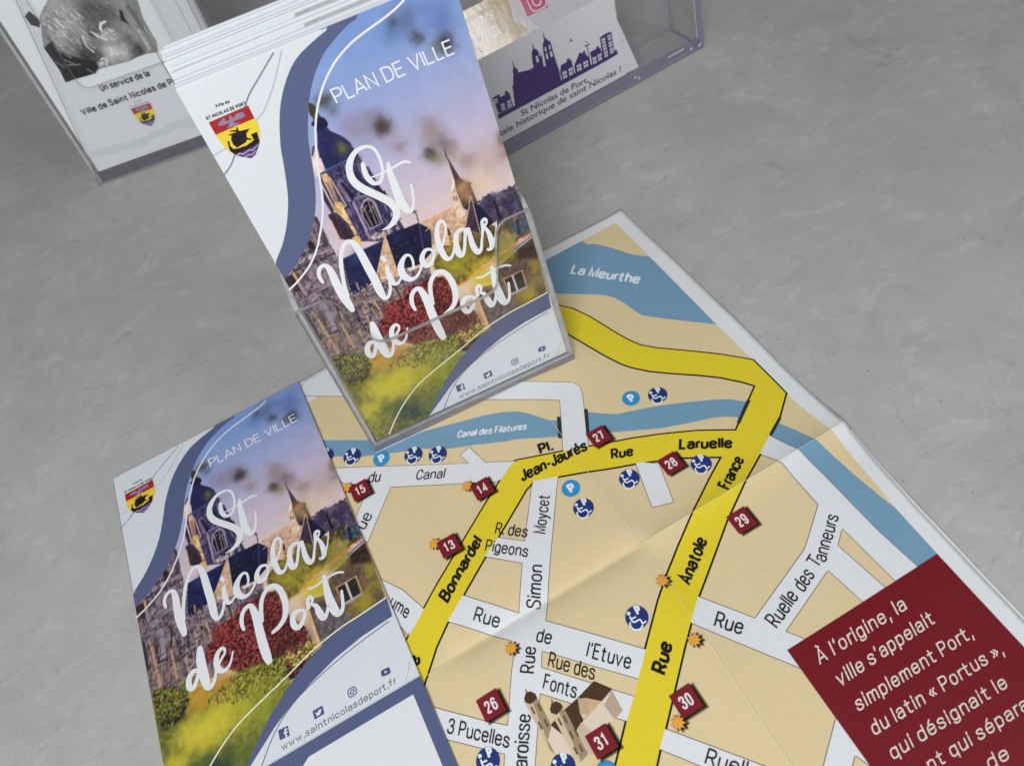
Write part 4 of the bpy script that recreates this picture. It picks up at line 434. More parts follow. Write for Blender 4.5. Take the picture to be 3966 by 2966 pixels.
def smooth(pts, n=6, closed=False):
    """Catmull-Rom through points of any dimension"""
    P = [np.array(p, float) for p in pts]
    if closed: P = [P[-2]] + P + [P[1]]
    else: P = [2*P[0]-P[1]] + P + [2*P[-1]-P[-2]]
    out = []
    for i in range(1, len(P)-2):
        p0, p1, p2, p3 = P[i-1:i+3]
        for s in range(n):
            t = s / n
            out.append(0.5*((2*p1)+(p2-p0)*t+(2*p0-5*p1+4*p2-p3)*t*t+(3*p1-p0-3*p2+p3)*t**3))
    out.append(P[-2])
    return out
def ribbon(pts, w, cap=None):
    """stroke of width w (number or list) as quads"""
    P = [np.array(p[:2], float) for p in pts]
    Q = [P[0]]; W = [w[0] if hasattr(w, '__len__') else w]
    for i in range(1, len(P)):
        if np.linalg.norm(P[i]-Q[-1]) > 1e-5:
            Q.append(P[i]); W.append(w[i] if hasattr(w, '__len__') else w)
    if len(Q) < 2: return []
    L, R = [], []
    for i in range(len(Q)):
        d0 = Q[i]-Q[i-1] if i else Q[1]-Q[0]
        d1 = Q[i+1]-Q[i] if i < len(Q)-1 else d0
        d0 = d0/np.linalg.norm(d0); d1 = d1/np.linalg.norm(d1)
        n0 = np.array([-d0[1], d0[0]]); n1 = np.array([-d1[1], d1[0]])
        n = n0+n1; ln = np.linalg.norm(n)
        n = n/ln if ln > 0.2 else n0
        k = 1.0/max(0.45, n@n0)
        L.append(Q[i]+n*W[i]*.5*k); R.append(Q[i]-n*W[i]*.5*k)
    out = [[tuple(R[i]), tuple(R[i+1]), tuple(L[i+1]), tuple(L[i])] for i in range(len(Q)-1)]
    if cap == 'round':
        for i, s in ((0, -1), (-1, 1)):
            d = (Q[1]-Q[0]) if i == 0 else (Q[-1]-Q[-2]); d = d/np.linalg.norm(d)*s; nn = np.array([-d[1], d[0]])
            r = W[i]*.5
            out.append([tuple(Q[i]+nn*r*math.cos(a)+d*r*math.sin(a)) for a in np.linspace(0, math.pi, 9)])
    return out
def built_in_text(name, s, a, mat, parent, layer, weight=.012):
    """humanist lettering set in Blender's own built-in face"""
    cu = bpy.data.curves.new(name, 'FONT'); cu.body = s; cu.offset = weight; cu.resolution_u = 4
    t = bpy.data.objects.new(name, cu); COL.objects.link(t)
    me = bpy.data.meshes.new_from_object(t.evaluated_get(bpy.context.evaluated_depsgraph_get()))
    bpy.data.objects.remove(t); bpy.data.curves.remove(cu)
    xs = [v.co.x for v in me.vertices]; x0, x1 = min(xs), max(xs)
    p0, p1, p2 = (np.array(q, float) for q in a)
    for v in me.vertices:
        q = p0+(p1-p0)*(v.co.x-x0)/(x1-x0)+(p2-p0)*(v.co.y/.70)
        v.co = (q[0]*MM, q[1]*MM, layer*MM)
    me.name = name; me.materials.clear()
    return link(name, me, [mat], parent)
def disc(cx, cy, r, n=40): return [(cx+r*math.cos(2*math.pi*i/n), cy+r*math.sin(2*math.pi*i/n)) for i in range(n)]

def solid(name, outline, n0, n1, axis, mats, parent):
    """plate: an outline (mm) extruded between n0 and n1 along axis ('n','u' or 'v'); face material 0, cut edges material 1"""
    def P(a, b, n):
        return {'n': (a, b, n), 'u': (n, a, b), 'v': (a, n, b)}[axis]
    k = len(outline)
    verts = [tuple(c*MM for c in P(a, b, n)) for n in (n0, n1) for a, b in outline]
    faces, mi = [], []
    tris = tessellate_polygon([[Vector((a, b, 0)) for a, b in outline]])
    for t in tris:
        faces.append(tuple(t)); mi.append(0); faces.append(tuple(k+i for i in reversed(t))); mi.append(0)
    for i in range(k):
        j = (i+1) % k
        faces.append((i, j, k+j, k+i)); mi.append(1)
    me = bpy.data.meshes.new(name); me.from_pydata(verts, [], faces)
    me.polygons.foreach_set('material_index', mi)
    bm = bmesh.new(); bm.from_mesh(me); bmesh.ops.recalc_face_normals(bm, faces=bm.faces[:]); bm.to_mesh(me); bm.free()
    return link(name, me, mats, parent)
def bevelled(o, w, seg=2, angle=40):
    md = o.modifiers.new('bevel', 'BEVEL'); md.width = w; md.segments = seg; md.limit_method = 'ANGLE'; md.angle_limit = math.radians(angle)
    return o

# ------------------------------------------------------------------ a drawn sans-serif alphabet (single strokes; L straight, S curved)
_o = [(.2,.73),(.06,.64),(.02,.365),(.06,.09),(.2,0),(.34,.09),(.38,.365),(.34,.64),(.2,.73)]
_db = [(.37,.5),(.31,.68),(.19,.73),(.06,.65),(.02,.365),(.06,.08),(.19,0),(.31,.05),(.37,.22)]
_e = [('L',[(.03,.39),(.39,.39)]),('S',[(.39,.39),(.36,.63),(.21,.73),(.06,.64),(.02,.365),(.06,.09),(.21,0),(.34,.06),(.385,.2)])]
_a = [('S',[(.03,.55),(.07,.67),(.2,.73),(.33,.67),(.37,.52)]),('L',[(.37,.54),(.37,0)]),('S',[(.37,.43),(.2,.41),(.05,.33),(.01,.18),(.07,.04),(.19,0),(.31,.06),(.37,.2)])]
_A = [('L',[(0,0),(.23,1),(.46,0)]),('L',[(.08,.3),(.38,.3)])]
_P = [('L',[(.03,0),(.03,1),(.22,1)]),('S',[(.22,1),(.37,.93),(.41,.73),(.37,.53),(.22,.45)]),('L',[(.22,.45),(.03,.45)])]
_six = [(.36,.78),(.31,.95),(.2,1),(.07,.9),(.02,.5),(.05,.1),(.2,0),(.34,.08),(.38,.3),(.34,.53),(.2,.61),(.07,.52),(.03,.35)]
GLYPH = {
'a':_a,'c':[('S',[(.38,.5),(.34,.66),(.2,.73),(.06,.64),(.02,.365),(.06,.09),(.2,0),(.34,.07),(.38,.24)])],
'd':[('L',[(.37,1),(.37,0)]),('S',_db)],'e':_e,'é':_e+[('L',[(.16,.85),(.28,1.02)])],'è':_e+[('L',[(.28,.85),(.16,1.02)])],
'f':[('S',[(.3,.98),(.2,.99),(.13,.9),(.12,.75)]),('L',[(.12,.78),(.12,0)]),('L',[(0,.7),(.28,.7)])],
'g':[('L',[(.37,.72),(.37,0)]),('S',[(.37,.02),(.34,-.18),(.19,-.26),(.06,-.2),(.03,-.1)]),('S',_db)],
'h':[('L',[(.03,1),(.03,0)]),('S',[(.03,.48),(.1,.67),(.22,.73),(.34,.66),(.37,.48)]),('L',[(.37,.5),(.37,0)])],
'i':[('L',[(.03,.73),(.03,0)]),('L',[(.03,1),(.03,.87)])],'l':[('L',[(.03,1),(.03,0)])],
'm':[('L',[(.03,.73),(.03,0)]),('S',[(.03,.5),(.09,.68),(.18,.73),(.28,.67),(.3,.5)]),('L',[(.3,.52),(.3,0)]),('S',[(.3,.5),(.36,.68),(.45,.73),(.55,.67),(.57,.5)]),('L',[(.57,.52),(.57,0)])],
'n':[('L',[(.03,.73),(.03,0)]),('S',[(.03,.48),(.1,.67),(.22,.73),(.34,.66),(.37,.48)]),('L',[(.37,.5),(.37,0)])],
'o':[('S',_o)],'p':[('L',[(.03,.73),(.03,-.26)]),('S',[(.03,.5),(.09,.68),(.21,.73),(.34,.65),(.38,.365),(.34,.08),(.21,0),(.09,.05),(.03,.22)])],
'q':[('L',[(.37,.73),(.37,-.26)]),('S',_db)],'r':[('L',[(.03,.73),(.03,0)]),('S',[(.03,.48),(.08,.64),(.16,.72),(.24,.72)])],
's':[('S',[(.35,.53),(.32,.67),(.19,.73),(.06,.66),(.04,.53),(.12,.43),(.27,.35),(.36,.22),(.33,.06),(.19,0),(.05,.06),(.01,.21)])],
't':[('L',[(.12,.93),(.12,.15)]),('S',[(.12,.18),(.14,.04),(.22,0),(.29,.01)]),('L',[(0,.7),(.28,.7)])],
'u':[('L',[(.37,.73),(.37,0)]),('L',[(.03,.73),(.03,.25)]),('S',[(.03,.27),(.06,.06),(.18,0),(.3,.06),(.37,.25)])],
'v':[('L',[(0,.73),(.19,0),(.38,.73)])],'w':[('L',[(0,.73),(.14,0),(.28,.7),(.42,0),(.56,.73)])],
'y':[('L',[(0,.73),(.19,.03)]),('L',[(.38,.73),(.16,-.18)]),('S',[(.16,-.18),(.1,-.26),(.01,-.26)])],
'A':_A,'À':_A+[('L',[(.28,1.1),(.16,1.25)])],
'C':[('S',[(.44,.7),(.39,.92),(.24,1),(.08,.88),(.02,.5),(.08,.12),(.24,0),(.39,.08),(.44,.32)])],
'B':[('L',[(.22,0),(.03,0),(.03,1),(.22,1)]),('S',[(.22,1),(.36,.93),(.4,.76),(.35,.6),(.22,.53)]),('L',[(.22,.53),(.03,.53)]),('S',[(.22,.53),(.38,.46),(.43,.27),(.37,.07),(.22,0)])],
'D':[('L',[(.2,0),(.03,0),(.03,1),(.2,1)]),('S',[(.2,1),(.37,.9),(.44,.5),(.37,.1),(.2,0)])],
'E':[('L',[(.38,1),(.03,1),(.03,0),(.39,0)]),('L',[(.03,.53),(.35,.53)])],'F':[('L',[(.37,1),(.03,1),(.03,0)]),('L',[(.03,.52),(.33,.52)])],
'I':[('L',[(.03,0),(.03,1)])],'J':[('L',[(.3,1),(.3,.25)]),('S',[(.3,.27),(.26,.06),(.15,0),(.04,.06),(0,.28)])],'L':[('L',[(.03,1),(.03,0),(.36,0)])],
'M':[('L',[(.03,0),(.03,1),(.28,.05),(.53,1),(.53,0)])],'N':[('L',[(.03,0),(.03,1),(.42,0),(.42,1)])],
'O':[('S',[(.24,1),(.08,.88),(.02,.5),(.08,.12),(.24,0),(.4,.12),(.46,.5),(.4,.88),(.24,1)])],'P':_P,'R':_P+[('L',[(.24,.46),(.43,0)])],
'S':[('S',[(.42,.72),(.37,.93),(.22,1),(.07,.92),(.04,.74),(.11,.59),(.31,.47),(.42,.29),(.38,.07),(.22,0),(.05,.08),(0,.3)])],
'T':[('L',[(0,1),(.42,1)]),('L',[(.21,1),(.21,0)])],'U':[('L',[(.03,1),(.03,.28)]),('S',[(.03,.3),(.08,.06),(.22,0),(.36,.06),(.41,.3)]),('L',[(.41,.28),(.41,1)])],
'V':[('L',[(0,1),(.22,0),(.44,1)])],
'0':[('S',[(.2,1),(.06,.88),(.02,.5),(.06,.12),(.2,0),(.34,.12),(.38,.5),(.34,.88),(.2,1)])],'1':[('L',[(.05,.79),(.21,1),(.21,0)]),('L',[(.36,0),(.36,.001)])],
'2':[('S',[(.02,.7),(.07,.93),(.2,1),(.35,.91),(.37,.7),(.28,.48),(.1,.22),(.01,0)]),('L',[(.01,0),(.39,0)])],
'3':[('S',[(.02,.74),(.07,.94),(.2,1),(.34,.92),(.36,.74),(.3,.58),(.15,.53)]),('S',[(.15,.53),(.32,.48),(.39,.28),(.34,.06),(.2,0),(.05,.07),(.01,.27)])],
'4':[('L',[(.3,0),(.3,1),(0,.28),(.4,.28)])],'5':[('L',[(.36,1),(.08,1),(.04,.5)]),('S',[(.04,.5),(.14,.62),(.26,.62),(.37,.5),(.38,.3),(.32,.06),(.18,0),(.05,.07),(.01,.25)])],
'6':[('S',_six)],'7':[('L',[(.01,1),(.38,1),(.15,0)])],
'8':[('S',[(.2,.54),(.06,.63),(.04,.78),(.08,.94),(.2,1),(.32,.94),(.36,.78),(.34,.63),(.2,.54)]),('S',[(.2,.54),(.05,.45),(.01,.26),(.06,.06),(.2,0),(.34,.06),(.39,.26),(.35,.45),(.2,.54)])],
'9':[('S',[(.4-x, 1-y) for x, y in _six])],
'.':[('L',[(.05,0),(.05,.17)])],',':[('L',[(.07,.1),(.03,-.16)])],'-':[('L',[(0,.36),(.24,.36)])],"'":[('L',[(.06,1),(.03,.76)])],
'«':[('L',[(.16,.6),(.02,.36),(.16,.12)]),('L',[(.34,.6),(.2,.36),(.34,.12)])],'»':[('L',[(.02,.6),(.16,.36),(.02,.12)]),('L',[(.2,.6),(.34,.36),(.2,.12)])],
'!':[('L',[(.05,1),(.05,.28)]),('L',[(.05,0),(.05,.12)])],' ':[]}
def fit_y(y, ch, w):
    """keep the stroke's outer edge on the baseline, the x-height and the cap line"""
    if ch in '.,': return y
    if ch.islower() and y <= .73: return w/2+y*(.73-w)/.73
    if ch.islower(): return .73-w/2+(y-.73)*(.27)/.27 if y <= 1 else y-w/2
    return y*(1-w)+w/2
def text_polys(s, a, weight, cap=None, k=0, wide=1.0, gap=.085):
    """lay the string on the three points a = (baseline start, baseline end, cap top over the start)"""
    p0, p1, p2 = (np.array(q, float) for q in a)
    bx, up = p1-p0, p2-p0
    capmm, length = np.linalg.norm(up), np.linalg.norm(bx)
    runs, x = [], 0.0
    for ch in s:
        g = GLYPH[ch]
        if ch == ' ': x += .24*max(1.0, wide); continue
        wd = max(q[0] for st in g for q in st[1])
        runs.append((x+weight/2, g, ch)); x += wd*wide+weight+gap-(.09 if ch == 'r' else 0)
    total = x-gap
    sx = length/capmm/total            # horizontal stretch in cap heights
    polys, dz = [], 0.0
    for x0, g, ch in runs:
        for kind, pts in g:
            q = [((x0+px_*wide)*sx, fit_y(py, ch, weight)) for px_, py in pts]
            if kind == 'S':
                closed = pts[0] == pts[-1]
                q = smooth(q, 5, closed)
            for r in ribbon(q, weight*(0.35+0.65*min(1.0, sx)), cap):
                polys.append(([tuple(p0+bx/length*capmm*X_+up*Y_) for X_, Y_ in r], k, dz))
            dz += 0.0015
    return polys

# ------------------------------------------------------------------ painting of printed photographs onto a fine grid
class Canvas:
    def __init__(self, x0, y0, x1, y1, nx, ny, seed=1):
        self.x = np.linspace(x0, x1, nx); self.y = np.linspace(y0, y1, ny)
        self.X, self.Y = np.meshgrid(self.x, self.y); self.nx, self.ny = nx, ny
        self.C = np.zeros((ny, nx, 3)); self.rs = np.random.RandomState(seed)
    def noise(self, X, Y, size):
        out = np.zeros_like(X); amp = 1.0; tot = 0
        for o in range(3):
            tab = self.rs.rand(64, 64)
            gx, gy = X/size+17.3*o, Y/size+5.1*o
            ix, iy = np.floor(gx).astype(int), np.floor(gy).astype(int); fx, fy = gx-ix, gy-iy
            fx, fy = fx*fx*(3-2*fx), fy*fy*(3-2*fy)
            g = lambda i, j: tab[(iy+j) % 64, (ix+i) % 64]
            out += amp*((g(0,0)*(1-fx)+g(1,0)*fx)*(1-fy)+(g(0,1)*(1-fx)+g(1,1)*fx)*fy); tot += amp
            amp *= 0.6; size *= 0.5
        return out/tot
    def window(self, x0, y0, x1, y1):
        i0, i1 = np.searchsorted(self.x, [x0, x1]); j0, j1 = np.searchsorted(self.y, [y0, y1])
        return slice(j0, j1), slice(i0, i1)
    def put(self, sl, a, rgb):
        self.C[sl] = self.C[sl]*(1-a[..., None])+rgb*a[..., None]
    def blob(self, rgb, alpha, cx, cy, r):
        sl = self.window(cx-2.2*r, cy-2.2*r, cx+2.2*r, cy+2.2*r)
        X, Y = self.X[sl], self.Y[sl]
        if X.size == 0: return
        k_ = 1.0 if cy > 78 else 1.7   # smooth out-of-focus leaves above, rougher foliage below
        dx = (self.noise(X, Y, r*1.1)-.5)*r*k_; dy = (self.noise(X, Y, r*1.1)-.5)*r*k_
        d2 = ((X-cx+dx)**2+(Y-cy+dy)**2)/(r*r)
        edge = np.clip(2.2*r-np.hypot(X-cx, Y-cy), 0, .4*r)/(.4*r)
        self.put(sl, alpha*np.exp(-d2*1.2)*edge, np.array(rgb, float))
    def seg_dist(self, X, Y, a, b):
        ax, ay = a; bx, by = b; vx, vy = bx-ax, by-ay; L = vx*vx+vy*vy+1e-12
        t = np.clip(((X-ax)*vx+(Y-ay)*vy)/L, 0, 1)
        return np.hypot(X-ax-t*vx, Y-ay-t*vy)
    def poly(self, rgb, soft, pts, namp, nsize):
        xs = [p[0] for p in pts]; ys = [p[1] for p in pts]
        sl = self.window(min(xs)-1, min(ys)-1, max(xs)+1, max(ys)+1); X, Y = self.X[sl], self.Y[sl]
        if X.size == 0: return
        ins = np.zeros(X.shape, bool); d = np.full(X.shape, 1e9)
        for i in range(len(pts)):
            a, b = pts[i-1], pts[i]
            c = ((a[1] > Y) != (b[1] > Y)) & (X < (b[0]-a[0])*(Y-a[1])/(b[1]-a[1]+1e-12)+a[0]); ins ^= c
            d = np.minimum(d, self.seg_dist(X, Y, a, b))
        sd = np.where(ins, d, -d)
        if namp > .3: sd = sd+(self.noise(X, Y, nsize*.8)-.5)*nsize*1.4
        al = np.clip(sd/soft+.5, 0, 1)
        col = np.ones(X.shape+(3,))*np.array(rgb, float)
        if namp:
            f = (self.noise(X, Y, nsize)-.5)*2
            f = np.sign(f)*np.abs(f)**0.85*1.55*namp
            col = col*(1+f[..., None])+np.clip(f, 0, None)[..., None]*14
        self.put(sl, al, np.clip(col, 12, 250))
    def line(self, rgb, w, pts):
        xs = [p[0] for p in pts]; ys = [p[1] for p in pts]
        sl = self.window(min(xs)-w, min(ys)-w, max(xs)+w, max(ys)+w); X, Y = self.X[sl], self.Y[sl]
        if X.size == 0: return
        d = np.full(X.shape, 1e9)
        for i in range(1, len(pts)): d = np.minimum(d, self.seg_dist(X, Y, pts[i-1], pts[i]))
        d = d+(self.noise(X, Y, .8)-.5)*w*.35
        self.put(sl, np.clip((w*.5-d)/.25+.5, 0, 1)*.92, np.array(rgb, float))
    def strokes(self, seed, n, pts, cols, lmin, lmax, wmin, wmax, ang, spread):
        rs = random.Random(seed); xs = [p[0] for p in pts]; ys = [p[1] for p in pts]
        inside = in_poly(pts); k = 0
        while k < n:
            x, y = rs.uniform(min(xs), max(xs)), rs.uniform(min(ys), max(ys))
            if not inside(np.array([x]), np.array([y]))[0]: continue
            k += 1; L = rs.uniform(lmin, lmax); a = math.radians(ang+rs.gauss(0, spread)); b = a+rs.gauss(0, .18)
            m = (x+L*.5*math.cos(a), y+L*.5*math.sin(a))
            self.line(rs.choice(cols), rs.uniform(wmin, wmax), [(x, y), m, (m[0]+L*.5*math.cos(b), m[1]+L*.5*math.sin(b))])
    def run(self, ops):
        for o in ops:
            if o[0] == 's': self.strokes(*o[1:]); continue
            if o[0] == 'b': self.blob(*o[1:])
            elif o[0] == 'p': self.poly(*o[1:])
            else: self.line(*o[1:])
    def mesh(self, name, white, keep=None):
        nx, ny = self.nx, self.ny
        co = np.zeros((nx*ny, 3), np.float32); co[:, 0] = self.X.ravel()*MM; co[:, 1] = self.Y.ravel()*MM
        i = np.arange(nx*ny).reshape(ny, nx)
        q = np.stack([i[:-1, :-1], i[:-1, 1:], i[1:, 1:], i[1:, :-1]], -1).reshape(-1, 4)
        if keep is not None:
            cx = (self.X[:-1, :-1]+self.X[1:, 1:]).ravel()/2; cy = (self.Y[:-1, :-1]+self.Y[1:, 1:]).ravel()/2
            q = q[keep(cx, cy)]
        used = np.unique(q); remap = np.full(nx*ny, -1); remap[used] = np.arange(len(used)); q = remap[q]
        me = bpy.data.meshes.new(name)
        me.vertices.add(len(used)); me.vertices.foreach_set('co', co[used].ravel())
        me.loops.add(q.size); me.loops.foreach_set('vertex_index', q.ravel().astype(np.int32))
        me.polygons.add(len(q)); me.polygons.foreach_set('loop_start', np.arange(0, q.size, 4, dtype=np.int32))
        me.update(calc_edges=True)
        c = np.clip(self.C, 0, 255).reshape(-1, 3)[used]/255.
        l = np.where(c <= .04045, c/12.92, ((c+.055)/1.055)**2.4)
        l = np.minimum(l*0.80/np.array([lin(w) for w in white]), .86)
        at = me.color_attributes.new('print', 'FLOAT_COLOR', 'POINT')
        at.data.foreach_set('color', np.c_[l, np.ones(len(l))].astype(np.float32).ravel())
        return me
def in_poly(pts):
    def f(X, Y):
        ins = np.zeros(X.shape, bool)
        for i in range(len(pts)):
            a, b = pts[i-1], pts[i]
            ins ^= ((a[1] > Y) != (b[1] > Y)) & (X < (b[0]-a[0])*(Y-a[1])/(b[1]-a[1]+1e-12)+a[0])
        return ins
    return f

# ------------------------------------------------------------------ the counter
def make_counter():
    me = bpy.data.meshes.new('counter_top')
    a = [(-1.2, -0.9), (1.6, -0.9), (1.6, 2.0), (-1.2, 2.0)]
    z = -0.0004
    me.from_pydata([(x, y, z) for x, y in a]+[(x, y, z-.04) for x, y in a], [], [(0, 1, 2, 3), (7, 6, 5, 4), (0, 4, 5, 1), (1, 5, 6, 2), (2, 6, 7, 3), (3, 7, 4, 0)])
    o = link('counter_top', me, [counter_material()])
    o['kind'] = 'structure'
    return o
make_counter()

# ------------------------------------------------------------------ leaflet cover print, shared by every cover
C_ = D['cover']
BLUE = (88, 98, 137)
def cover_photo_mesh():
    cv = Canvas(0, 0, 100, H, 330, 556, 3)
    stops = [(0, (150, 140, 90)), (60, (228, 203, 190)), (80, (224, 202, 198)), (100, (206, 192, 208)), (118, (182, 178, 212)), (140, (150, 166, 216)), (158, (128, 158, 216)), (H, (120, 152, 214))]
    v = [s[0] for s in stops]
    for ch in range(3): cv.C[..., ch] = np.interp(cv.Y+(cv.X-50)*-0.10, v, [s[1][ch] for s in stops])
    cv.run(D['paint'])
    cv.C *= 1.0+(cv.noise(cv.X, cv.Y, 3.0)-.5)[..., None]*0.06
    grey = cv.C.mean(-1, keepdims=True); cv.C = grey+(cv.C-grey)*.97
    left = C_['band_right']; sw = C_['swoosh']
    n = 13
    area_ = [(50, H)]+[(x+.0-0.9, y) for x, y in left]+[(0, left[-1][1]-1), (0, 0), (45, 0)]+[(x, y-.6) for x, y in reversed(sw[:9])]+[(100, sw[0][1]), (100, H)]
    return cv.mesh('cover_photo', (226, 231, 238), in_poly(area_))
def strip_polys(line, w): return [(q, 0, 0.0) for q in ribbon(smooth(line, 4), w)]
def script_polys():
    out = []
    for k, st in enumerate(C_['script']):
        q = smooth(st, 7); dz = 0.0018*k
        for j, r in enumerate(ribbon([p[:2] for p in q], [max(.25, p[2]) for p in q], 'round')):
            out.append((r, 0, dz+0.00004*j))
    return out
def lerp(q, a, b):
    p0, p1, p2, p3 = (np.array(c) for c in q)     # corners: top-left, top-right, bottom-right, bottom-left
    return tuple((p0*(1-a)+p1*a)*(1-b)+(p3*(1-a)+p2*a)*b)
def icon_parts():
    """four small badges above the web address: (name, polys, materials)"""
    I = C_['icons']; out = []
    q = I['f_box']
    f_ = ribbon(smooth([lerp(q, .88, .26), lerp(q, .72, .24), lerp(q, .66, .40), lerp(q, .66, .98)], 4), .62)
    f_ += ribbon([lerp(q, .46, .55), lerp(q, .88, .55)], .5)
    out.append(([(q, 0, 0.)]+[(r, 1, .01+.001*i) for i, r in enumerate(f_)]))
    q = I['t_box']
    bird = [(.2,.28),(.32,.42),(.48,.46),(.5,.34),(.6,.26),(.72,.3),(.84,.24),(.78,.36),(.86,.36),(.76,.46),(.72,.64),(.58,.78),(.38,.82),(.18,.74),(.34,.70),(.24,.60),(.32,.59),(.19,.47),(.28,.48),(.18,.36)]
    out.append([(q, 0, 0.), ([lerp(q, a, b) for a, b in bird], 1, .01)])
    q = I['cam']
    rr = [(.28,0),(.72,0),(.93,.07),(1,.28),(1,.72),(.93,.93),(.72,1),(.28,1),(.07,.93),(0,.72),(0,.28),(.07,.07),(.28,0),(.72,0)]
    ring = ribbon([lerp(q, a, b) for a, b in rr], .42)
    ring += ribbon([lerp(q, .5+.24*math.cos(t), .5+.24*math.sin(t)) for t in np.linspace(0, 6.6, 22)], .42)
    out.append([(r, 0, .0006*i) for i, r in enumerate(ring)]+[([lerp(q, .78+.05*math.cos(t), .22+.05*math.sin(t)) for t in np.linspace(0, 5.5, 8)], 0, .03)])
    q = I['play']
    rr = [(.12,.03),(.5,0),(.88,.03),(.97,.15),(1,.5),(.97,.85),(.88,.97),(.5,1),(.12,.97),(.03,.85),(0,.5),(.03,.15)]
    out.append([([lerp(q, a, b) for a, b in rr], 0, 0.), ([lerp(q, .4, .28), lerp(q, .68, .5), lerp(q, .4, .72)], 1, .01)])
    return out
def crest_polys(cols, place=None):
    out = []
    for i, (rgb, pts) in enumerate(C_['crest']):
        if rgb not in cols: cols.append(rgb)
        out.append(([place(p) for p in pts] if place else pts, cols.index(rgb), .01*i))
    return out
_cover = {}
def cover_print(parent, base=0.0):
    """all the printed pieces of the cover; mesh data shared between leaflets"""
    if not _cover:
        L = [C_['band_left'], C_['band_right']]
        _photo = cover_photo_mesh(); _photo.materials.append(photo_ink('cover_photo_print', 'print'))
        po = bpy.data.objects.new('cover_photo', _photo); COL.objects.link(po); po.parent = parent; po.location = (0, 0, (base+.03)*MM)
        made = [po]
        bl, br = smooth(C_['band_left'], 4), smooth(C_['band_right'], 4)
        top_l, top_r = (bl[0][0]+1.2, H), (br[0][0]+1.5, H)
        band = [tuple(top_l)]+[tuple(p) for p in bl if p[0] > 0 and p[1] < H]+[(0, bl[-1][1]), (0, br[-1][1])]+[tuple(p) for p in reversed(br) if p[0] > 0 and p[1] < H]+[tuple(top_r)]
        made.append(decal('blue_band', [(band, 0, 0)], [ink(BLUE)], parent, .07))
        sw = C_['swoosh']
        made.append(decal('blue_swoosh', [([(min(100., x), y) for x, y in sw], 0, 0)], [ink(BLUE)], parent, .07))
        low = [(min(100., x), max(0, y)) for x, y in C_['swoosh_low']]
        made.append(decal('white_corner', [(low+[(100, 0)], 0, 0)], [ink((216, 222, 233))], parent, .055))
        made.append(decal('curved_line', strip_polys(C_['line_white'], .75), [ink((228, 232, 238))], parent, .10))
        made.append(decal('curved_line', strip_polys(C_['swoosh_line_white'], .62), [ink((236, 236, 215))], parent, .10))
        made.append(decal('curved_line', strip_polys(C_['swoosh_line_dark'], .38), [ink((88, 94, 120))], parent, .10))
        made.append(decal('curved_line', [x for l in C_['line_dark'] for x in strip_polys(l, .5)], [ink((130, 135, 155))], parent, .05))
        for l in C_['line_light']: made.append(decal('curved_line', strip_polys(l, .36), [ink((178, 183, 196))], parent, .05))
        made.append(decal('curved_line', strip_polys(C_['corner_line'], .3), [ink((178, 183, 196))], parent, .08))
        s, a = C_['title']
        made.append(decal('cover_title', text_polys(s, a, .115, wide=1.45, gap=.03), [ink((226, 231, 240))], parent, .12))
        made.append(decal('script_title', script_polys(), [ink((226, 231, 240))], parent, .14))
        s, a = C_['web']
        made.append(decal('web_address', text_polys(s, a, .115, 'round'), [ink((96, 100, 128))], parent, .10))
        for polys in icon_parts():
            made.append(decal('network_badge', polys, [ink((76, 88, 134)), ink((226, 231, 238))], parent, .09))
        cols = []
        cp = crest_polys(cols)
        for s, a in C_['crest_text']:
            cols.append((30, 28, 32)) if (30, 28, 32) not in cols else None
            cp += [(p, cols.index((30, 28, 32)), z) for p, k, z in text_polys(s, a, .2)]
        made.append(decal('town_crest', cp, [ink(c) for c in cols], parent, .12))
        _cover['parts'] = made
        return made
    out = []
    for o in _cover['parts']:
        c = o.copy(); COL.objects.link(c); c.parent = parent; out.append(c)
    return out

# ------------------------------------------------------------------ front acrylic holder with its stack of leaflets
STAND = frame([[0.996786, 0.01972, -0.077639], [-0.080101, 0.254724, -0.96369], [0.000773, 0.966813, 0.255485]], [0.123973, 0.108737, 0.003121])
def floor_v(n, z=0.0):          # v of the height z (mm) on the plane n behind the front cover
    return (z-[0.123973, 0.108737, 0.003121][2]*1000-.2555*n)/.9668
holder = empty('brochure_holder', STAND, 'clear acrylic brochure holder with scooped front pocket, holding the stack of town map brochures', 'brochure holder')
U0, U1 = -2.9, 102.1
NF, NB = 3.4, -34.0
def pocket_outline():
    vb = floor_v(NF, 0.0)
    left = smooth([(U0, 78.6), (5, 78.5), (9.5, 78.0), (13.2, 75.0), (16.5, 66.0), (19.6, 54.5), (22.5, 50.0), (27.5, 48.6)], 5)
    right = [(U0+U1-x, y) for x, y in reversed([tuple(p) for p in left])]
    return [(U0, vb+3.7)]+[(U1, vb+3.7)]+list(reversed([tuple(p) for p in left]+right))
pk = solid('front_pocket', pocket_outline(), NF-2.5, NF, 'n', [ACRYLIC, EDGE], holder)
solid('back_plate', [(U0-1.2, floor_v(NB-1)), (U1+.6, floor_v(NB-1)), (U1+.6, 205), (U0-1.2, 205)], NB-2.0, NB, 'n', [ACRYLIC, EDGE], holder)
def side(u0, u1):
    o = [(floor_v(NF-2.55), NF-2.55), (78.6, NF-2.55), (82, -3.0), (95, NB+.05), (floor_v(NB), NB+.05)]
    # outline is (v, n): extruded along u
    k = solid('side_wall', o, u0, u1, 'u', [SIDE, EDGE], holder)
    return k
side(U0, U0+2.0); side(U1-2.0, U1)
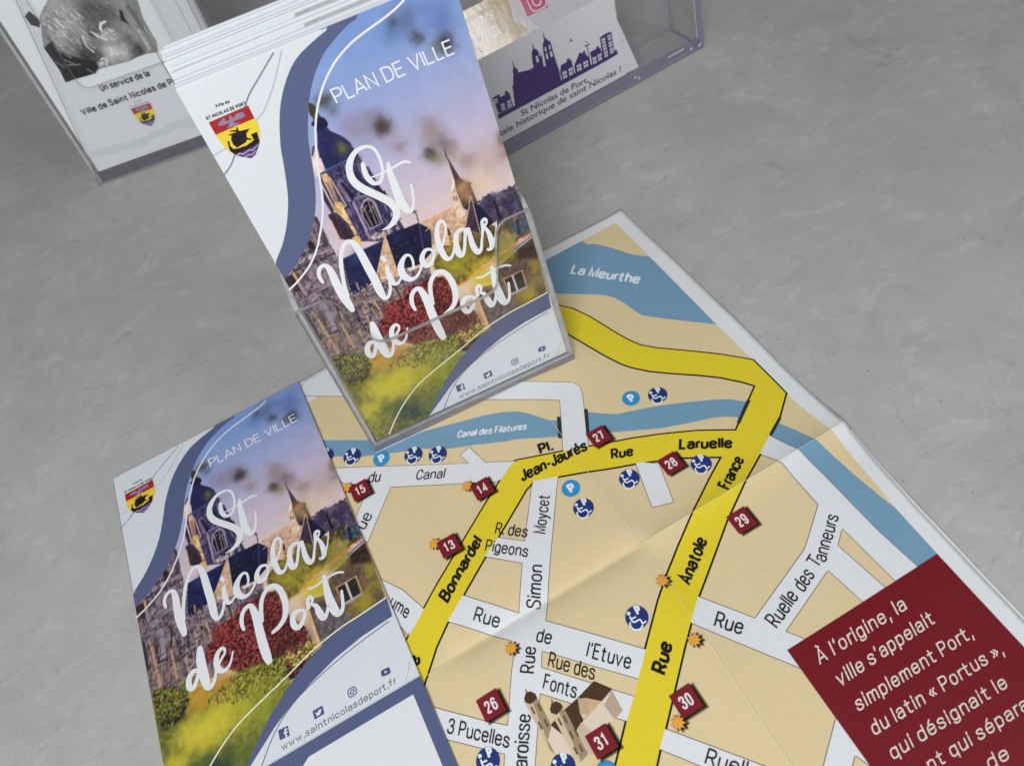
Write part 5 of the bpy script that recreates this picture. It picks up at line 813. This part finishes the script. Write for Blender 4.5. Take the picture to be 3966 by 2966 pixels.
def holder_floor():
    pts = []
    for z in (0.05, 2.7):
        for u, n in ((U0+2.05, NF-2.56), (U1-2.05, NF-2.56), (U1-2.05, NB+.1), (U0+2.05, NB+.1)):
            pts.append((u*MM, floor_v(n, z)*MM, n*MM))
    me = bpy.data.meshes.new('base_slab')
    me.from_pydata(pts, [], [(3, 2, 1, 0), (4, 5, 6, 7), (0, 1, 5, 4), (1, 2, 6, 5), (2, 3, 7, 6), (3, 0, 4, 7)])
    return link('base_slab', me, [SLAB], holder)
holder_floor()
v0_ = floor_v(NF)
bevelled(solid('base_front', [(U0, v0_+.05), (U1, v0_+.05), (U1, v0_+3.65), (U0, v0_+3.65)], NF-2.5, NF, 'n', [SLAB, SLAB], holder), .0005)
vb_ = floor_v(NF+.25)
bevelled(solid('base_highlight', [(U0-.1, vb_+.02), (U1+.1, vb_+.02), (U1+.1, vb_+.62), (U0-.1, vb_+.62)], NF+.02, NF+.3, 'n', [HIGHLIGHT, HIGHLIGHT], holder), .0001)  # pale strip added to paint the bright line along the base
for u in (23.0, 76.0):          # moulded feet seen through the front wall
    bevelled(solid('moulded_foot', disc(u, vb_+2.0, 1.5, 20), NF-4.4, NF-2.6, 'n', [EDGE, SLAB], holder), .0004)
# solid strip under the pocket front, the thick frosted foot of the holder
def foot(name, parent, u0, u1, v0, v1, n0, n1, mats):
    o = solid(name, [(u0, v0), (u1, v0), (u1, v1), (u0, v1)], n0, n1, 'n', mats, parent)
    return bevelled(o, .0006)

PAPER = ink((215, 221, 231), rough=.5, spec=.25)
EDGEPAPER = ink((206, 206, 204), rough=.6, spec=.15)
def folded_paper(thick, w=100.0, h=H, seed=0):
    """a leaflet folded many times over: a body whose top shows the loops of the folds"""
    rs = random.Random(seed)
    prof = [(0.0, 0.0)]
    layers = 3; t = thick/layers
    for k in range(layers):
        a = -k*t; d = rs.uniform(-.25, .1)
        prof += [(h-.30+d*.3-(.5 if k == 0 else 0), a-.03), (h-.08+d, a-.25*t), (h+d, a-.5*t), (h-.08+d, a-.75*t), (h-.30+d*.3-(.5 if k == layers-1 else 0), a-t+.03)]
    prof += [(0.0, -thick)]
    nseg = 6
    verts, faces = [], []
    for i in range(nseg+1):
        u = w*i/nseg
        for v, n in prof: verts.append((u*MM, v*MM, n*MM))
    k = len(prof)
    for i in range(nseg):
        for j in range(k):
            j2 = (j+1) % k
            faces.append((i*k+j, i*k+j2, (i+1)*k+j2, (i+1)*k+j))
    me = bpy.data.meshes.new('folded_paper')
    tris = tessellate_polygon([[Vector((v, n, 0)) for v, n in prof]])
    for t_ in tris: faces.append(tuple(t_)); faces.append(tuple(nseg*k+i for i in reversed(t_)))
    me.from_pydata(verts, [], faces)
    bm = bmesh.new(); bm.from_mesh(me); bmesh.ops.recalc_face_normals(bm, faces=bm.faces[:]); bm.to_mesh(me); bm.free()
    return me
THICK = 2.9
front = empty('town_brochure', STAND, 'front folded town map brochure in the clear holder, cover facing out above the scooped pocket', 'brochure')
link('folded_paper', folded_paper(THICK-.1, seed=1), [PAPER], front).location = (0, 0, -.02*MM)
cover_print(front)
RANK = ['second', 'third', 'fourth', 'fifth', 'sixth', 'seventh', 'eighth', 'ninth', 'tenth']
proto_paper = None
for i in range(1, 11):
    n = -i*(THICK+.12)
    dv = -n*.264+random.uniform(-.75, .75)
    du = random.uniform(-.5, .5)+(-1.2 if i > 5 else .2)
    m = STAND @ Matrix.Translation((du*MM, dv*MM, n*MM)) @ Matrix.Rotation(random.uniform(-.006, .006), 4, 'Z')
    lab = ('white edged town map brochure at the very back of the stack in the clear holder' if i == 10 else
           'white edged folded brochure, %s from the front of the stack in the clear holder' % RANK[i-1])
    b = empty('town_brochure', m, lab, 'brochure', 'folded brochures stacked behind the front one')
    link('folded_paper', folded_paper(THICK, seed=10+i), [PAPER], b)
    decal('cover_print', [([(43.5, H-9), (46, H-9), (54, H-1.2), (48, H-1.2)], 0, 0), ([(46.2, H-9), (100, H-9), (100, H-1.2), (54.2, H-1.2)], 1, 0)], [ink((168, 169, 176)), ink((176, 177, 182))], b, .06)

# ------------------------------------------------------------------ the unfolded map on the counter
def smoothstep(a, b, x):
    t = max(0.0, min(1.0, (x-a)/(b-a))); return t*t*(3-2*t)
def height(x, y):
    """how the unfolded sheet lifts along its creases (mm)"""
    s = smoothstep(192, 208, x)
    a = math.sqrt(y*y+.12)
    fade = math.exp(-a/22.0)
    valley = 3.6*(1-math.exp(-a/9.0))*math.exp(-a/26.0)
    ridge = 3.0*math.exp(-a/9.5)
    h = (1-s)*valley+s*ridge
    h += .45*(1+math.sin(x*.052+1.1)*math.sin(y*.047+.6))*smoothstep(2, 30, a)
    b = abs(x-199.0)
    h += .5*math.exp(-b/10.0)*(1-math.exp(-a/14.0))
    h += .25*math.exp(-((x-299.5)/6)**2)*(1+math.sin(y*.11+.6))
    h *= smoothstep(100, 122, x)*.9+.1
    return h+.05
town_map = empty('town_map', Matrix.Identity(4), 'large unfolded street map with yellow roads lying flat on the grey counter', 'map')
def sheet():
    sr = D['sheet_right']
    yr = [p[1] for p in sr][::-1]; xr = [p[0] for p in sr][::-1]
    nx = 150
    co, faces = [], []
    ys = np.array(grid_lines(-172., 168., 4, 1)+[170.]); ny = len(ys)
    for j, y in enumerate(ys):
        xe = float(np.interp(y, yr, xr)); x0 = 1.5 if y > -4 else 0.6
        for i in range(nx):
            x = x0+(xe-x0)*i/(nx-1)
            yy = y+(-2.3+3.2*(x/300.))*smoothstep(60, 170, y)
            co.append((x*MM, yy*MM, (height(x, yy)-.07)*MM))
    for j in range(ny-1):
        for i in range(nx-1):
            a = j*nx+i; faces.append((a, a+1, a+nx+1, a+nx))
    me = bpy.data.meshes.new('paper_sheet'); me.from_pydata(co, [], faces)
    for p in me.polygons: p.use_smooth = True
    o = link('paper_sheet', me, [MAPWHITE], town_map)
    md = o.modifiers.new('thickness', 'SOLIDIFY'); md.thickness = .00013; md.offset = -1
    return o
MW = (208, 209, 216)
MAPWHITE = ink((207, 208, 215), MW, .5, .25)
mink = lambda rgb: ink(rgb, MW, .46, .22)
sheet()
K = dict(hfun=height)
decal('land_print', [(D['land'], 0, 0)], [mink((203, 185, 149))], town_map, .04, height, 4)
decal('water_print', [(w, 0, .004*i) for i, w in enumerate(D['water'])], [mink((108, 143, 172))], town_map, .07, height, 4)
wr, yr_ = list(D['white_roads'].items()), list(D['yellow_roads'].items())
wl = [(q, 0, .0012*i+.00002*j) for i, (k, r) in enumerate(wr) for j, q in enumerate(ribbon(r+[r[0]], .62))]
yl = [(q, 1, .03+.0012*i+.00002*j) for i, (k, r) in enumerate(yr_) for j, q in enumerate(ribbon(r+[r[0]], 1.5))]
decal('street_outline', wl+yl, [mink((112, 106, 100)), mink((22, 20, 20))], town_map, .10, height, 5)
decal('street_print', [(r, 0, .003*i) for i, (k, r) in enumerate(wr)], [mink((205, 206, 214))], town_map, .15, height, 4)
for r in D['islands']:
    decal('island_print', [(q, 0, .0004*j) for j, q in enumerate(ribbon(r+[r[0]], .62))]+[(r, 1, .02)], [mink((112, 106, 100)), mink((203, 185, 149))], town_map, .20, height, 5)
decal('main_road_print', [(r, 0, .004*i) for i, (k, r) in enumerate(yr_)], [mink((208, 188, 46))], town_map, .24, height, 4)
for r in D['bridges']: decal('bridge_mark', [(r, 0, 0)], [mink((44, 44, 48))], town_map, .28, height, 5)
cols = []
for rgb, p in D['church']:
    if rgb not in cols: cols.append(rgb)
decal('church_drawing', [(p, cols.index(rgb), .006*i) for i, (rgb, p) in enumerate(D['church'])], [mink(c) for c in cols], town_map, .30, height, 5)
pn = decal('info_panel', [(D['panel'], 0, 0)], [mink((106, 20, 29))], town_map, .32, height, 5)
STY = {'b': (.2, (22, 20, 20)), 'wb': (.2, (206, 212, 222)), 'n': (.105, (30, 28, 28)), 'panel': (.115, (206, 196, 192))}
for s, a, st in D['texts']:
    w, rgb = STY[st]
    if 'b' in st: a = [a[0], a[1], (a[0][0]+(a[2][0]-a[0][0])*1.1, a[0][1]+(a[2][1]-a[0][1])*1.1)]
    if st == 'panel': decal('panel_text', text_polys(s, a, w, 'round'), [mink(rgb)], pn, .37, height)
    else: decal('street_name', text_polys(s, a, w, wide=1.2 if 'b' in st else 1.06, gap=.0 if 'b' in st else .06), [mink(rgb)], town_map, .44, height)
SHADE = bpy.data.materials.new('printed_drop_shadow'); SHADE.use_nodes = True
def shade_ink():
    nt = SHADE.node_tree; nt.nodes.clear()
    o = nt.nodes.new('ShaderNodeOutputMaterial'); a = nt.nodes.new('ShaderNodeBsdfTransparent'); a.inputs[0].default_value = (.58, .57, .55, 1)
    nt.links.new(a.outputs[0], o.inputs[0])
shade_ink()
def star(cx, cy, r0, r1, n, rot):
    return [(cx+(r0 if i % 2 else r1)*math.cos(math.pi*i/n+rot), cy+(r0 if i % 2 else r1)*math.sin(math.pi*i/n+rot)) for i in range(2*n)]
for i, (cx, cy) in enumerate(D['stars']):
    polys = [(star(cx+.8, cy-.8, 1.5+.35*k, 2.5+.35*k, 9, .2), 0, .002*k) for k in range(3)]+[(star(cx, cy, 1.65, 2.75, 9, .2), 1, .02)]
    decal('star_mark', polys, [SHADE, mink((212, 150, 62))], town_map, .40, height, 2)
for num, (cx, cy) in D['markers']:
    h = 4.25
    sq = lambda e, dx=0., dy=0.: [(cx-h-e+dx, cy-h-e+dy), (cx+h+e+dx, cy-h-e+dy), (cx+h+e+dx, cy+h+e+dy), (cx-h-e+dx, cy+h+e+dy)]
    mk = decal('number_marker', [(sq(e, 1.0, -1.0), 0, .003*k) for k, e in enumerate((.5, .15, -.2))]+[(sq(0), 1, .02)], [SHADE, mink((114, 27, 39))], town_map, .47, height, 2)
    decal('marker_number', text_polys(num, [(cx-2.35, cy-2.3), (cx+2.35, cy-2.3), (cx-2.35, cy+2.3)], .17), [mink((208, 204, 206))], mk, .56, height)
def wheelchair(cx, cy):
    g = D['chair']; sh_ = lambda q: [(cx+x, cy+y) for x, y in q]
    out = [(disc(cx+g['head'][0][0], cy+g['head'][0][1], .72, 20), 0, 0.)]
    for i, line in enumerate(g['lines']):
        out += [(q, 0, .002*(i+1)+.0001*k) for k, q in enumerate(ribbon(sh_(smooth(line, 4) if len(line) > 4 else line), .62))]
    return out
for kind, (cx, cy) in D['parking']:
    r = 4.0 if kind == 'p' else 4.35
    s = decal('parking_sign', [(disc(cx, cy, r), 0, 0)], [mink((44, 134, 190) if kind == 'p' else (34, 50, 112))], town_map, .36, height, 2)
    if kind == 'p':
        decal('parking_symbol', text_polys('P', [(cx-1.35, cy-2.3), (cx+1.7, cy-2.3), (cx-1.35, cy+2.4)], .24), [mink((214, 220, 226))], s, .40, height)
    else:
        sym = wheelchair(cx, cy)
        sym += [(p, 0, .02+z) for p, k_, z in text_polys('P', [(cx+x, cy+y) for x, y in D['chair']['P']], .26)]
        decal('parking_symbol', sym, [mink((210, 216, 226))], s, .40, height)
# worn white thread along the vertical crease
decal('crease_wear', [(q, 0, 0) for q in ribbon([(198.0, 86), (198.3, 40), (199.3, 12), (199.6, 0), (199.2, -20), (198.8, -34), (198.2, -70), (197.8, -120)], .16)], [mink((216, 208, 188))], town_map, .56, height, 3)
decal('crease_wear', [(q, 0, 0) for q in ribbon([(101, -.3), (131, -.2), (156, .05), (199.6, .1), (240, .0), (270, -.1), (299.2, .1)], .2)], [mink((219, 206, 172))], town_map, .50, height, 3)
def lower_ply():
    pts = [(285, -4), (299.9, -4), (297.0, -43), (295.4, -93), (293.4, -160), (280, -160)]
    o = decal('lower_ply', [(pts, 0, 0)], [MAPWHITE], town_map, -.22, height, 8)
lower_ply()
# the column folded over at the left: the cover side lies face up on the map
TL, TR, BR = (-.97, 168.36), (100.56, 167.08), (99.3, .82)
ang = math.atan2(TR[1]-TL[1], TR[0]-TL[0])*.5+math.atan2(-(TR[0]-BR[0]), TR[1]-BR[1])*.5
sc_ = math.hypot(TR[0]-TL[0], TR[1]-TL[1])/100.
ux = Vector(((TR[0]-TL[0])/100., (TR[1]-TL[1])/100., .009)); uy = Vector(((TR[0]-BR[0])/H, (TR[1]-BR[1])/H, 0.0)); uz = ux.cross(uy).normalized()
org = Vector((TR[0], TR[1], 1.45))-ux*100.-uy*H
FLAP = Matrix(((ux.x, uy.x, uz.x, org.x*MM), (ux.y, uy.y, uz.y, org.y*MM), (ux.z, uy.z, uz.z, org.z*MM), (0, 0, 0, 1)))
def flap_sheet(name, u0, u1, v0, v1, mats, parent):
    me = bpy.data.meshes.new(name)
    nx, ny = 24, 24
    co = [((u0+(u1-u0)*i/nx)*MM, (v0+(v1-v0)*j/ny)*MM, 0) for j in range(ny+1) for i in range(nx+1)]
    me.from_pydata(co, [], [(j*(nx+1)+i, j*(nx+1)+i+1, (j+1)*(nx+1)+i+1, (j+1)*(nx+1)+i) for j in range(ny) for i in range(nx)])
    o = link(name, me, mats, parent)
    md = o.modifiers.new('thickness', 'SOLIDIFY'); md.thickness = .00014; md.offset = -1
    return o
flap = flap_sheet('cover_flap', 0, 100, 0, H, [PAPER], town_map)
flap.matrix_local = FLAP
cover_print(flap)
def white_field():
    inv = FLAP.inverted(); q = [inv @ Vector((x*MM, y*MM, .0014)) for x, y in D['white_field']]
    q = [(p.x/MM, p.y/MM) for p in q]
    return [q[0], q[1], q[2], (q[2][0]-8, -129), (q[3][0]+12, -129), q[3]]
low = flap_sheet('lower_flap', 0, 100, -130, -.12, [PAPER], town_map)
low.matrix_local = FLAP @ Matrix.Translation((0, 0, 0)) @ Matrix.Rotation(.014, 4, 'X')
decal('blue_frame', [([(0, -130), (100, -130), (100, -.5), (0, -.5)], 0, 0)], [ink(BLUE)], low, .04)
decal('white_field', [(white_field(), 0, 0)], [ink((222, 226, 234))], low, .08)
# the loop of paper where the column folds under
def fold_loop():
    me = bpy.data.meshes.new('fold_edge')
    co, fa = [], []
    v = np.linspace(-130, H, 40); n = 8
    for j in v:
        base = FLAP @ Vector((0, j*MM, 0))
        for i in range(n+1):
            t = math.pi*i/n; r = max(.00018, base.z*.5+.0)
            co.append((base.x-r*.7*math.sin(t), base.y, base.z*.5+r*math.cos(t)+.00002))
    for j in range(len(v)-1):
        for i in range(n): a = j*(n+1)+i; fa.append((a, a+1, a+n+2, a+n+1))
    me.from_pydata(co, [], fa)
    return link('fold_edge', me, [PAPER], town_map)
fold_loop()

# ------------------------------------------------------------------ left holder with the black and white flyer
LEFT = frame([[0.984384, 0.045561, -0.170035], [-0.176033, 0.254777, -0.950842], [0.0, 0.965926, 0.258819]], [0.028125, 0.43011, 0.0])
lh = empty('leaflet_stand', LEFT, 'clear acrylic leaflet stand with squared pocket cut-out, holding the black and white flyer', 'leaflet stand')
def cutout():
    r = 5.5
    arc = [(25.4+r-r*math.cos(t), 59.6+r-r*math.sin(t)) for t in np.linspace(0, math.pi/2, 8)]
    arc2 = [(119-x, y) for x, y in reversed(arc)]
    return [(0, 0), (119, 0), (119, 150), (93.6, 150)]+[(x, y) for x, y in reversed(arc2)][::-1][::-1]
def pocket_left():
    r = 5.5; cx0, cx1, cv = 25.4, 93.6, 59.6
    a = [(cx1-r+r*math.cos(t), cv+r-r*math.sin(t)) for t in np.linspace(0, math.pi/2, 8)]
    b = [(cx0+r-r*math.sin(t), cv+r-r*math.cos(t)) for t in np.linspace(0, math.pi/2, 8)]
    return [(0, 0), (119, 0), (119, 150), (cx1, 150)]+a+b+[(cx0, 150)]
solid('front_pocket', pocket_left(), -2.0, 0, 'n', [ACRYLIC, EDGE], lh)
def vb2(n): return -.2588*n/.9659
solid('side_wall', [(vb2(-2.05), -2.05), (150, -2.05), (150, -15), (vb2(-15), -15)], 0, 2.0, 'u', [ACRYLIC, EDGE], lh)
solid('side_wall', [(vb2(-2.05), -2.05), (150, -2.05), (150, -15), (vb2(-15), -15)], 117, 119, 'u', [ACRYLIC, EDGE], lh)
solid('back_plate', [(0, vb2(-15)), (119, vb2(-15)), (119, 190), (0, 190)], -17, -15.05, 'n', [ACRYLIC, EDGE], lh)
solid('base_slab', [(vb2(-2.1)+.05, -2.1), (6.6, -2.1), (9.0, -14.9), (vb2(-14.9)+.05, -14.9)], 2.05, 116.95, 'u', [SLAB, SLAB], lh)
flyer = empty('service_flyer', LEFT @ Matrix.Translation((0, 0, -4.5*MM)), 'white flyer with a black and white portrait photo, in front inside the left leaflet stand', 'flyer')
FW = (203, 204, 214)
FLYPAPER = ink((200, 201, 212), FW, .5, .2)
def plain(name, u0, u1, v0, v1, mat, parent):
    o = solid(name, [(u0, v0), (u1, v0), (u1, v1), (u0, v1)], -.25, 0, 'n', [mat, mat], parent); return o
plain('flyer_paper', 3.2, 106.8, 7.6, 165, FLYPAPER, flyer)
for s, a in D['flyer']['texts']:
    decal('flyer_text', text_polys(s, a, .2, wide=1.15, gap=.03), [ink((22, 22, 26), FW)], flyer, .05)
def flyer_photo():
    ph = D['flyer']['photo']
    xs = [p[0] for p in ph]; ys = [p[1] for p in ph]
    cv = Canvas(min(xs), min(ys), max(xs), min(130, max(ys)), 420, 340, 9)
    cv.C[:] = (122, 122, 126)
    cv.run(D['flyer']['paint'])
    cv.C *= 1+(cv.noise(cv.X, cv.Y, 1.6)-.5)[..., None]*.3
    me = cv.mesh('portrait_photo', FW, in_poly(ph)); me.materials.append(photo_ink('portrait_print', 'print'))
    o = bpy.data.objects.new('portrait_photo', me); COL.objects.link(o); o.parent = flyer; o.location = (0, 0, .06*MM)
flyer_photo()
decal('photo_patch', [(D['flyer']['hat'], 0, 0)], [ink((58, 58, 62), FW)], flyer, .05)
def flyer_crest():
    a, b, t = (np.array(p) for p in D['flyer']['crest_at'])
    c = C_['crest']; A, B_ = np.array(c[0][1][0]), np.array(c[0][1][1]); T_ = np.array(c[1][1][7])
    M_ = np.array([b-a, t-a]).T @ np.linalg.inv(np.array([B_-A, T_-A]).T)
    place = lambda p: tuple(a+M_ @ (np.array(p)-A))
    cols = []; cp = crest_polys(cols, place)
    cols.append((60, 58, 62))
    for s, q in C_['crest_text']:
        cp += [([p_ for p_ in p], len(cols)-1, z) for p, k, z in text_polys(s, [place(x) for x in q], .17)]
    decal('town_crest', cp, [ink(tuple(int(x*.82+22) for x in c_), FW) for c_ in cols], flyer, .05)
flyer_crest()
decal('wavy_stripe', [([(3.2+x, 15.0+1.4*math.sin(x*.13+.4)+.9*math.sin(x*.31)) for x in np.linspace(2, 103, 40)]+[(3.2+x, 20.5+1.3*math.sin(x*.1+1.)) for x in np.linspace(103, 2, 40)], 0, 0)], [ink((190, 191, 201), FW)], flyer, .04)
m2 = empty('paper_sheet', LEFT @ Matrix.Translation((6.4*MM, 0, -5.4*MM)), 'white sheet just behind the black and white flyer, showing as a strip on its right', 'sheet')
plain('sheet_paper', 3.2, 106.8, 7.9, 165, FLYPAPER, m2)
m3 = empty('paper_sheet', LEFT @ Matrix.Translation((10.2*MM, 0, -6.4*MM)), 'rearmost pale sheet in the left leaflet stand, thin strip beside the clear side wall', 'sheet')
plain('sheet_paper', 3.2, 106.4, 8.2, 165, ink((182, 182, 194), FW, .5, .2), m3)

# ------------------------------------------------------------------ right box with the skyline card
RIGHT = frame([[0.997787, -0.011546, 0.065482], [0.066493, 0.173264, -0.982628], [0.0, 0.984808, 0.173648]], [0.273362, 0.257126, 0.0])
bx = empty('card_box', RIGHT, 'violet tinted acrylic box with thick bright edges, holding the town skyline card', 'display box')
def vb3(n): return -.1736*n/.9848
UL, UR = -46.0, 153.2
solid('front_panel', [(UL, 0), (UR, 0), (UR, 95), (UL, 95)], -2.4, 0, 'n', [VIOLET, VIOLET_EDGE], bx)
solid('side_wall', [(vb3(-2.45), -2.45), (95, -2.45), (95, -31), (vb3(-31), -31)], UR-2.6, UR, 'u', [VIOLET, VIOLET_EDGE], bx)
solid('side_wall', [(vb3(-2.45), -2.45), (95, -2.45), (95, -31), (vb3(-31), -31)], UL, UL+2.6, 'u', [VIOLET, VIOLET_EDGE], bx)
solid('back_panel', [(UL, vb3(-31)), (UR, vb3(-31)), (UR, 95), (UL, 95)], -33.2, -31.05, 'n', [VIOLET, VIOLET], bx)
solid('corner_highlight', [(UR-3.1, 5.7), (UR-2.65, 5.7), (UR-2.65, 80), (UR-3.1, 80)], -2.9, -2.5, 'n', [HIGHLIGHT, HIGHLIGHT], bx)  # pale strip painting the highlight down the inner corner
for (a_, b_) in ((96.5, 99.0), (99.6, 101.0), (124, 137), (141.5, 143.5), (148, 151)):  # small pale plates standing in for sparkles of light on the rail
    bevelled(solid('painted_glint', [(a_, 1.2+(a_*.37)%3), (b_, 1.8+(a_*.37)%3), (b_-.4, 3.0+(a_*.29)%2), (a_+.3, 2.3+(a_*.37)%3)], -2.5+2.52, -2.5+2.72, 'n', [HIGHLIGHT, HIGHLIGHT], bx), .0002) if b_-a_ < 4 else solid('painted_glint', [(a_, 5.4), (b_, 5.4), (b_, 6.0), (a_, 6.0)], .02, .16, 'n', [HIGHLIGHT, HIGHLIGHT], bx)
solid('base_slab', [(vb3(-2.5)+.05, -2.5), (5.6, -2.5), (10.4, -30.9), (vb3(-30.9)+.05, -30.9)], UL+2.65, UR-2.65, 'u', [VIOLET, VIOLET], bx)
bevelled(solid('front_rail', [(.1, -4.6), (6.3, -4.6), (6.3, -2.5), (.1, -2.5)], UL+2.7, UR-2.7, 'u', [VIOLET_SLAB, VIOLET_SLAB], bx), .0005)
bevelled(solid('corner_post', [(.1, .05), (94, .05), (94, .5), (.1, .5)], UR-3.4, UR-.1, 'u', [VIOLET_SLAB, VIOLET_SLAB], bx), .0002)
CW = (202, 203, 210)
card = empty('skyline_card', RIGHT @ Matrix.Translation((0, 0, -5.0*MM)), 'white card with a dark violet town skyline and church, standing in the violet acrylic box', 'card')
CARD = ink((200, 201, 208), CW, .5, .22)
kd = D['card']
solid('card_paper', [(-42, 7.0), (94.6, 7.0), (94.7, 43), (95.4, 58.3), (-42, 59.0)], -.3, 0, 'n', [CARD, CARD], card)
decal('skyline_print', [(p, 0, .003*i) for i, p in enumerate(kd['sil'])]+[(p, 1, .06+.0004*i) for i, p in enumerate(kd['win'])], [ink((50, 22, 96), CW), ink((198, 198, 206), CW)], card, .05)
for (s, a), w in zip(kd['texts'], (.15, .15)):
    built_in_text('card_text', s, a, ink((34, 30, 60), CW), card, .06, .014)
wc = empty('white_card', RIGHT @ Matrix.Translation((0, 0, -5.9*MM)), 'plain white card poking out on the right behind the skyline card in the violet box', 'card')
solid('card_paper', kd['white'], -.3, 0, 'n', [CARD, CARD], wc)
decal('card_text', text_polys(kd['fr'][0], kd['fr'][1], .12), [ink((90, 90, 112), CW)], wc, .05)
GOLD = frame([[0.997787, -0.042741, 0.050936], [0.066493, 0.641365, -0.764349], [0.0, 0.766044, 0.642788]], [0.272386, 0.271773, 0.04006])
gl = empty('glossy_leaflet', GOLD, 'glossy gold and white leaflet with a pink square, leaning behind the skyline card', 'leaflet')
def glossy(name, rgb, rough):
    m, nt, p = nodes(name)
    p.inputs['Base Color'].default_value = (*albedo(rgb, CW), 1); p.inputs['Roughness'].default_value = rough; p.inputs['Specular IOR Level'].default_value = 1.0; p.inputs['Coat Weight'].default_value = .6; p.inputs['Coat Roughness'].default_value = .1
    tc = nt.nodes.new('ShaderNodeTexCoord'); mp = nt.nodes.new('ShaderNodeMapping'); mp.inputs['Scale'].default_value = (1, .35, 1)
    nz = nt.nodes.new('ShaderNodeTexNoise'); nz.inputs['Scale'].default_value = 190; nz.inputs['Detail'].default_value = 5; nz.inputs['Distortion'].default_value = 1.5
    bp = nt.nodes.new('ShaderNodeBump'); bp.inputs['Strength'].default_value = .16; bp.inputs['Distance'].default_value = .0006
    nt.links.new(tc.outputs['Object'], mp.inputs['Vector']); nt.links.new(mp.outputs['Vector'], nz.inputs['Vector']); nt.links.new(nz.outputs['Fac'], bp.inputs['Height']); nt.links.new(bp.outputs['Normal'], p.inputs['Normal'])
    return m
go = D['gold']
solid('leaflet_paper', [(-40, 5.5), (97, 5.5), (97, 42), (-40, 42)], -.3, 0, 'n', [glossy('gloss_white', (188, 188, 196), .14)]*2, gl)
decal('gold_print', [([(min(79.5, max(-39.5, x)), min(41.8, max(5.8, y))) for x, y in go['gold']], 0, 0)], [glossy('gloss_gold', (176, 154, 112), .14)], gl, .04)
decal('pink_square', [(go['pink'], 0, 0)], [glossy('gloss_pink', (188, 48, 104), .14)], gl, .05)
rc = np.array(go['ring'][0])
decal('ring_mark', [(q, 0, .0005*i) for i, q in enumerate(ribbon([(rc[0]+2.6*math.cos(t), rc[1]+2.6*math.sin(t)) for t in np.linspace(0, 6.4, 26)], .9)+ribbon([(rc[0]+5.4*math.copysign(abs(math.cos(t))**.5, math.cos(t)), rc[1]+5.0*math.copysign(abs(math.sin(t))**.5, math.sin(t))) for t in np.linspace(0, 6.35, 40)], .8))], [glossy('gloss_ring', (205, 200, 205), .2)], gl, .08)
for s, a in go['texts']:
    decal('leaflet_text', text_polys(s, a, .2), [glossy('gloss_letter', (206, 204, 204), .2)], gl, .06)
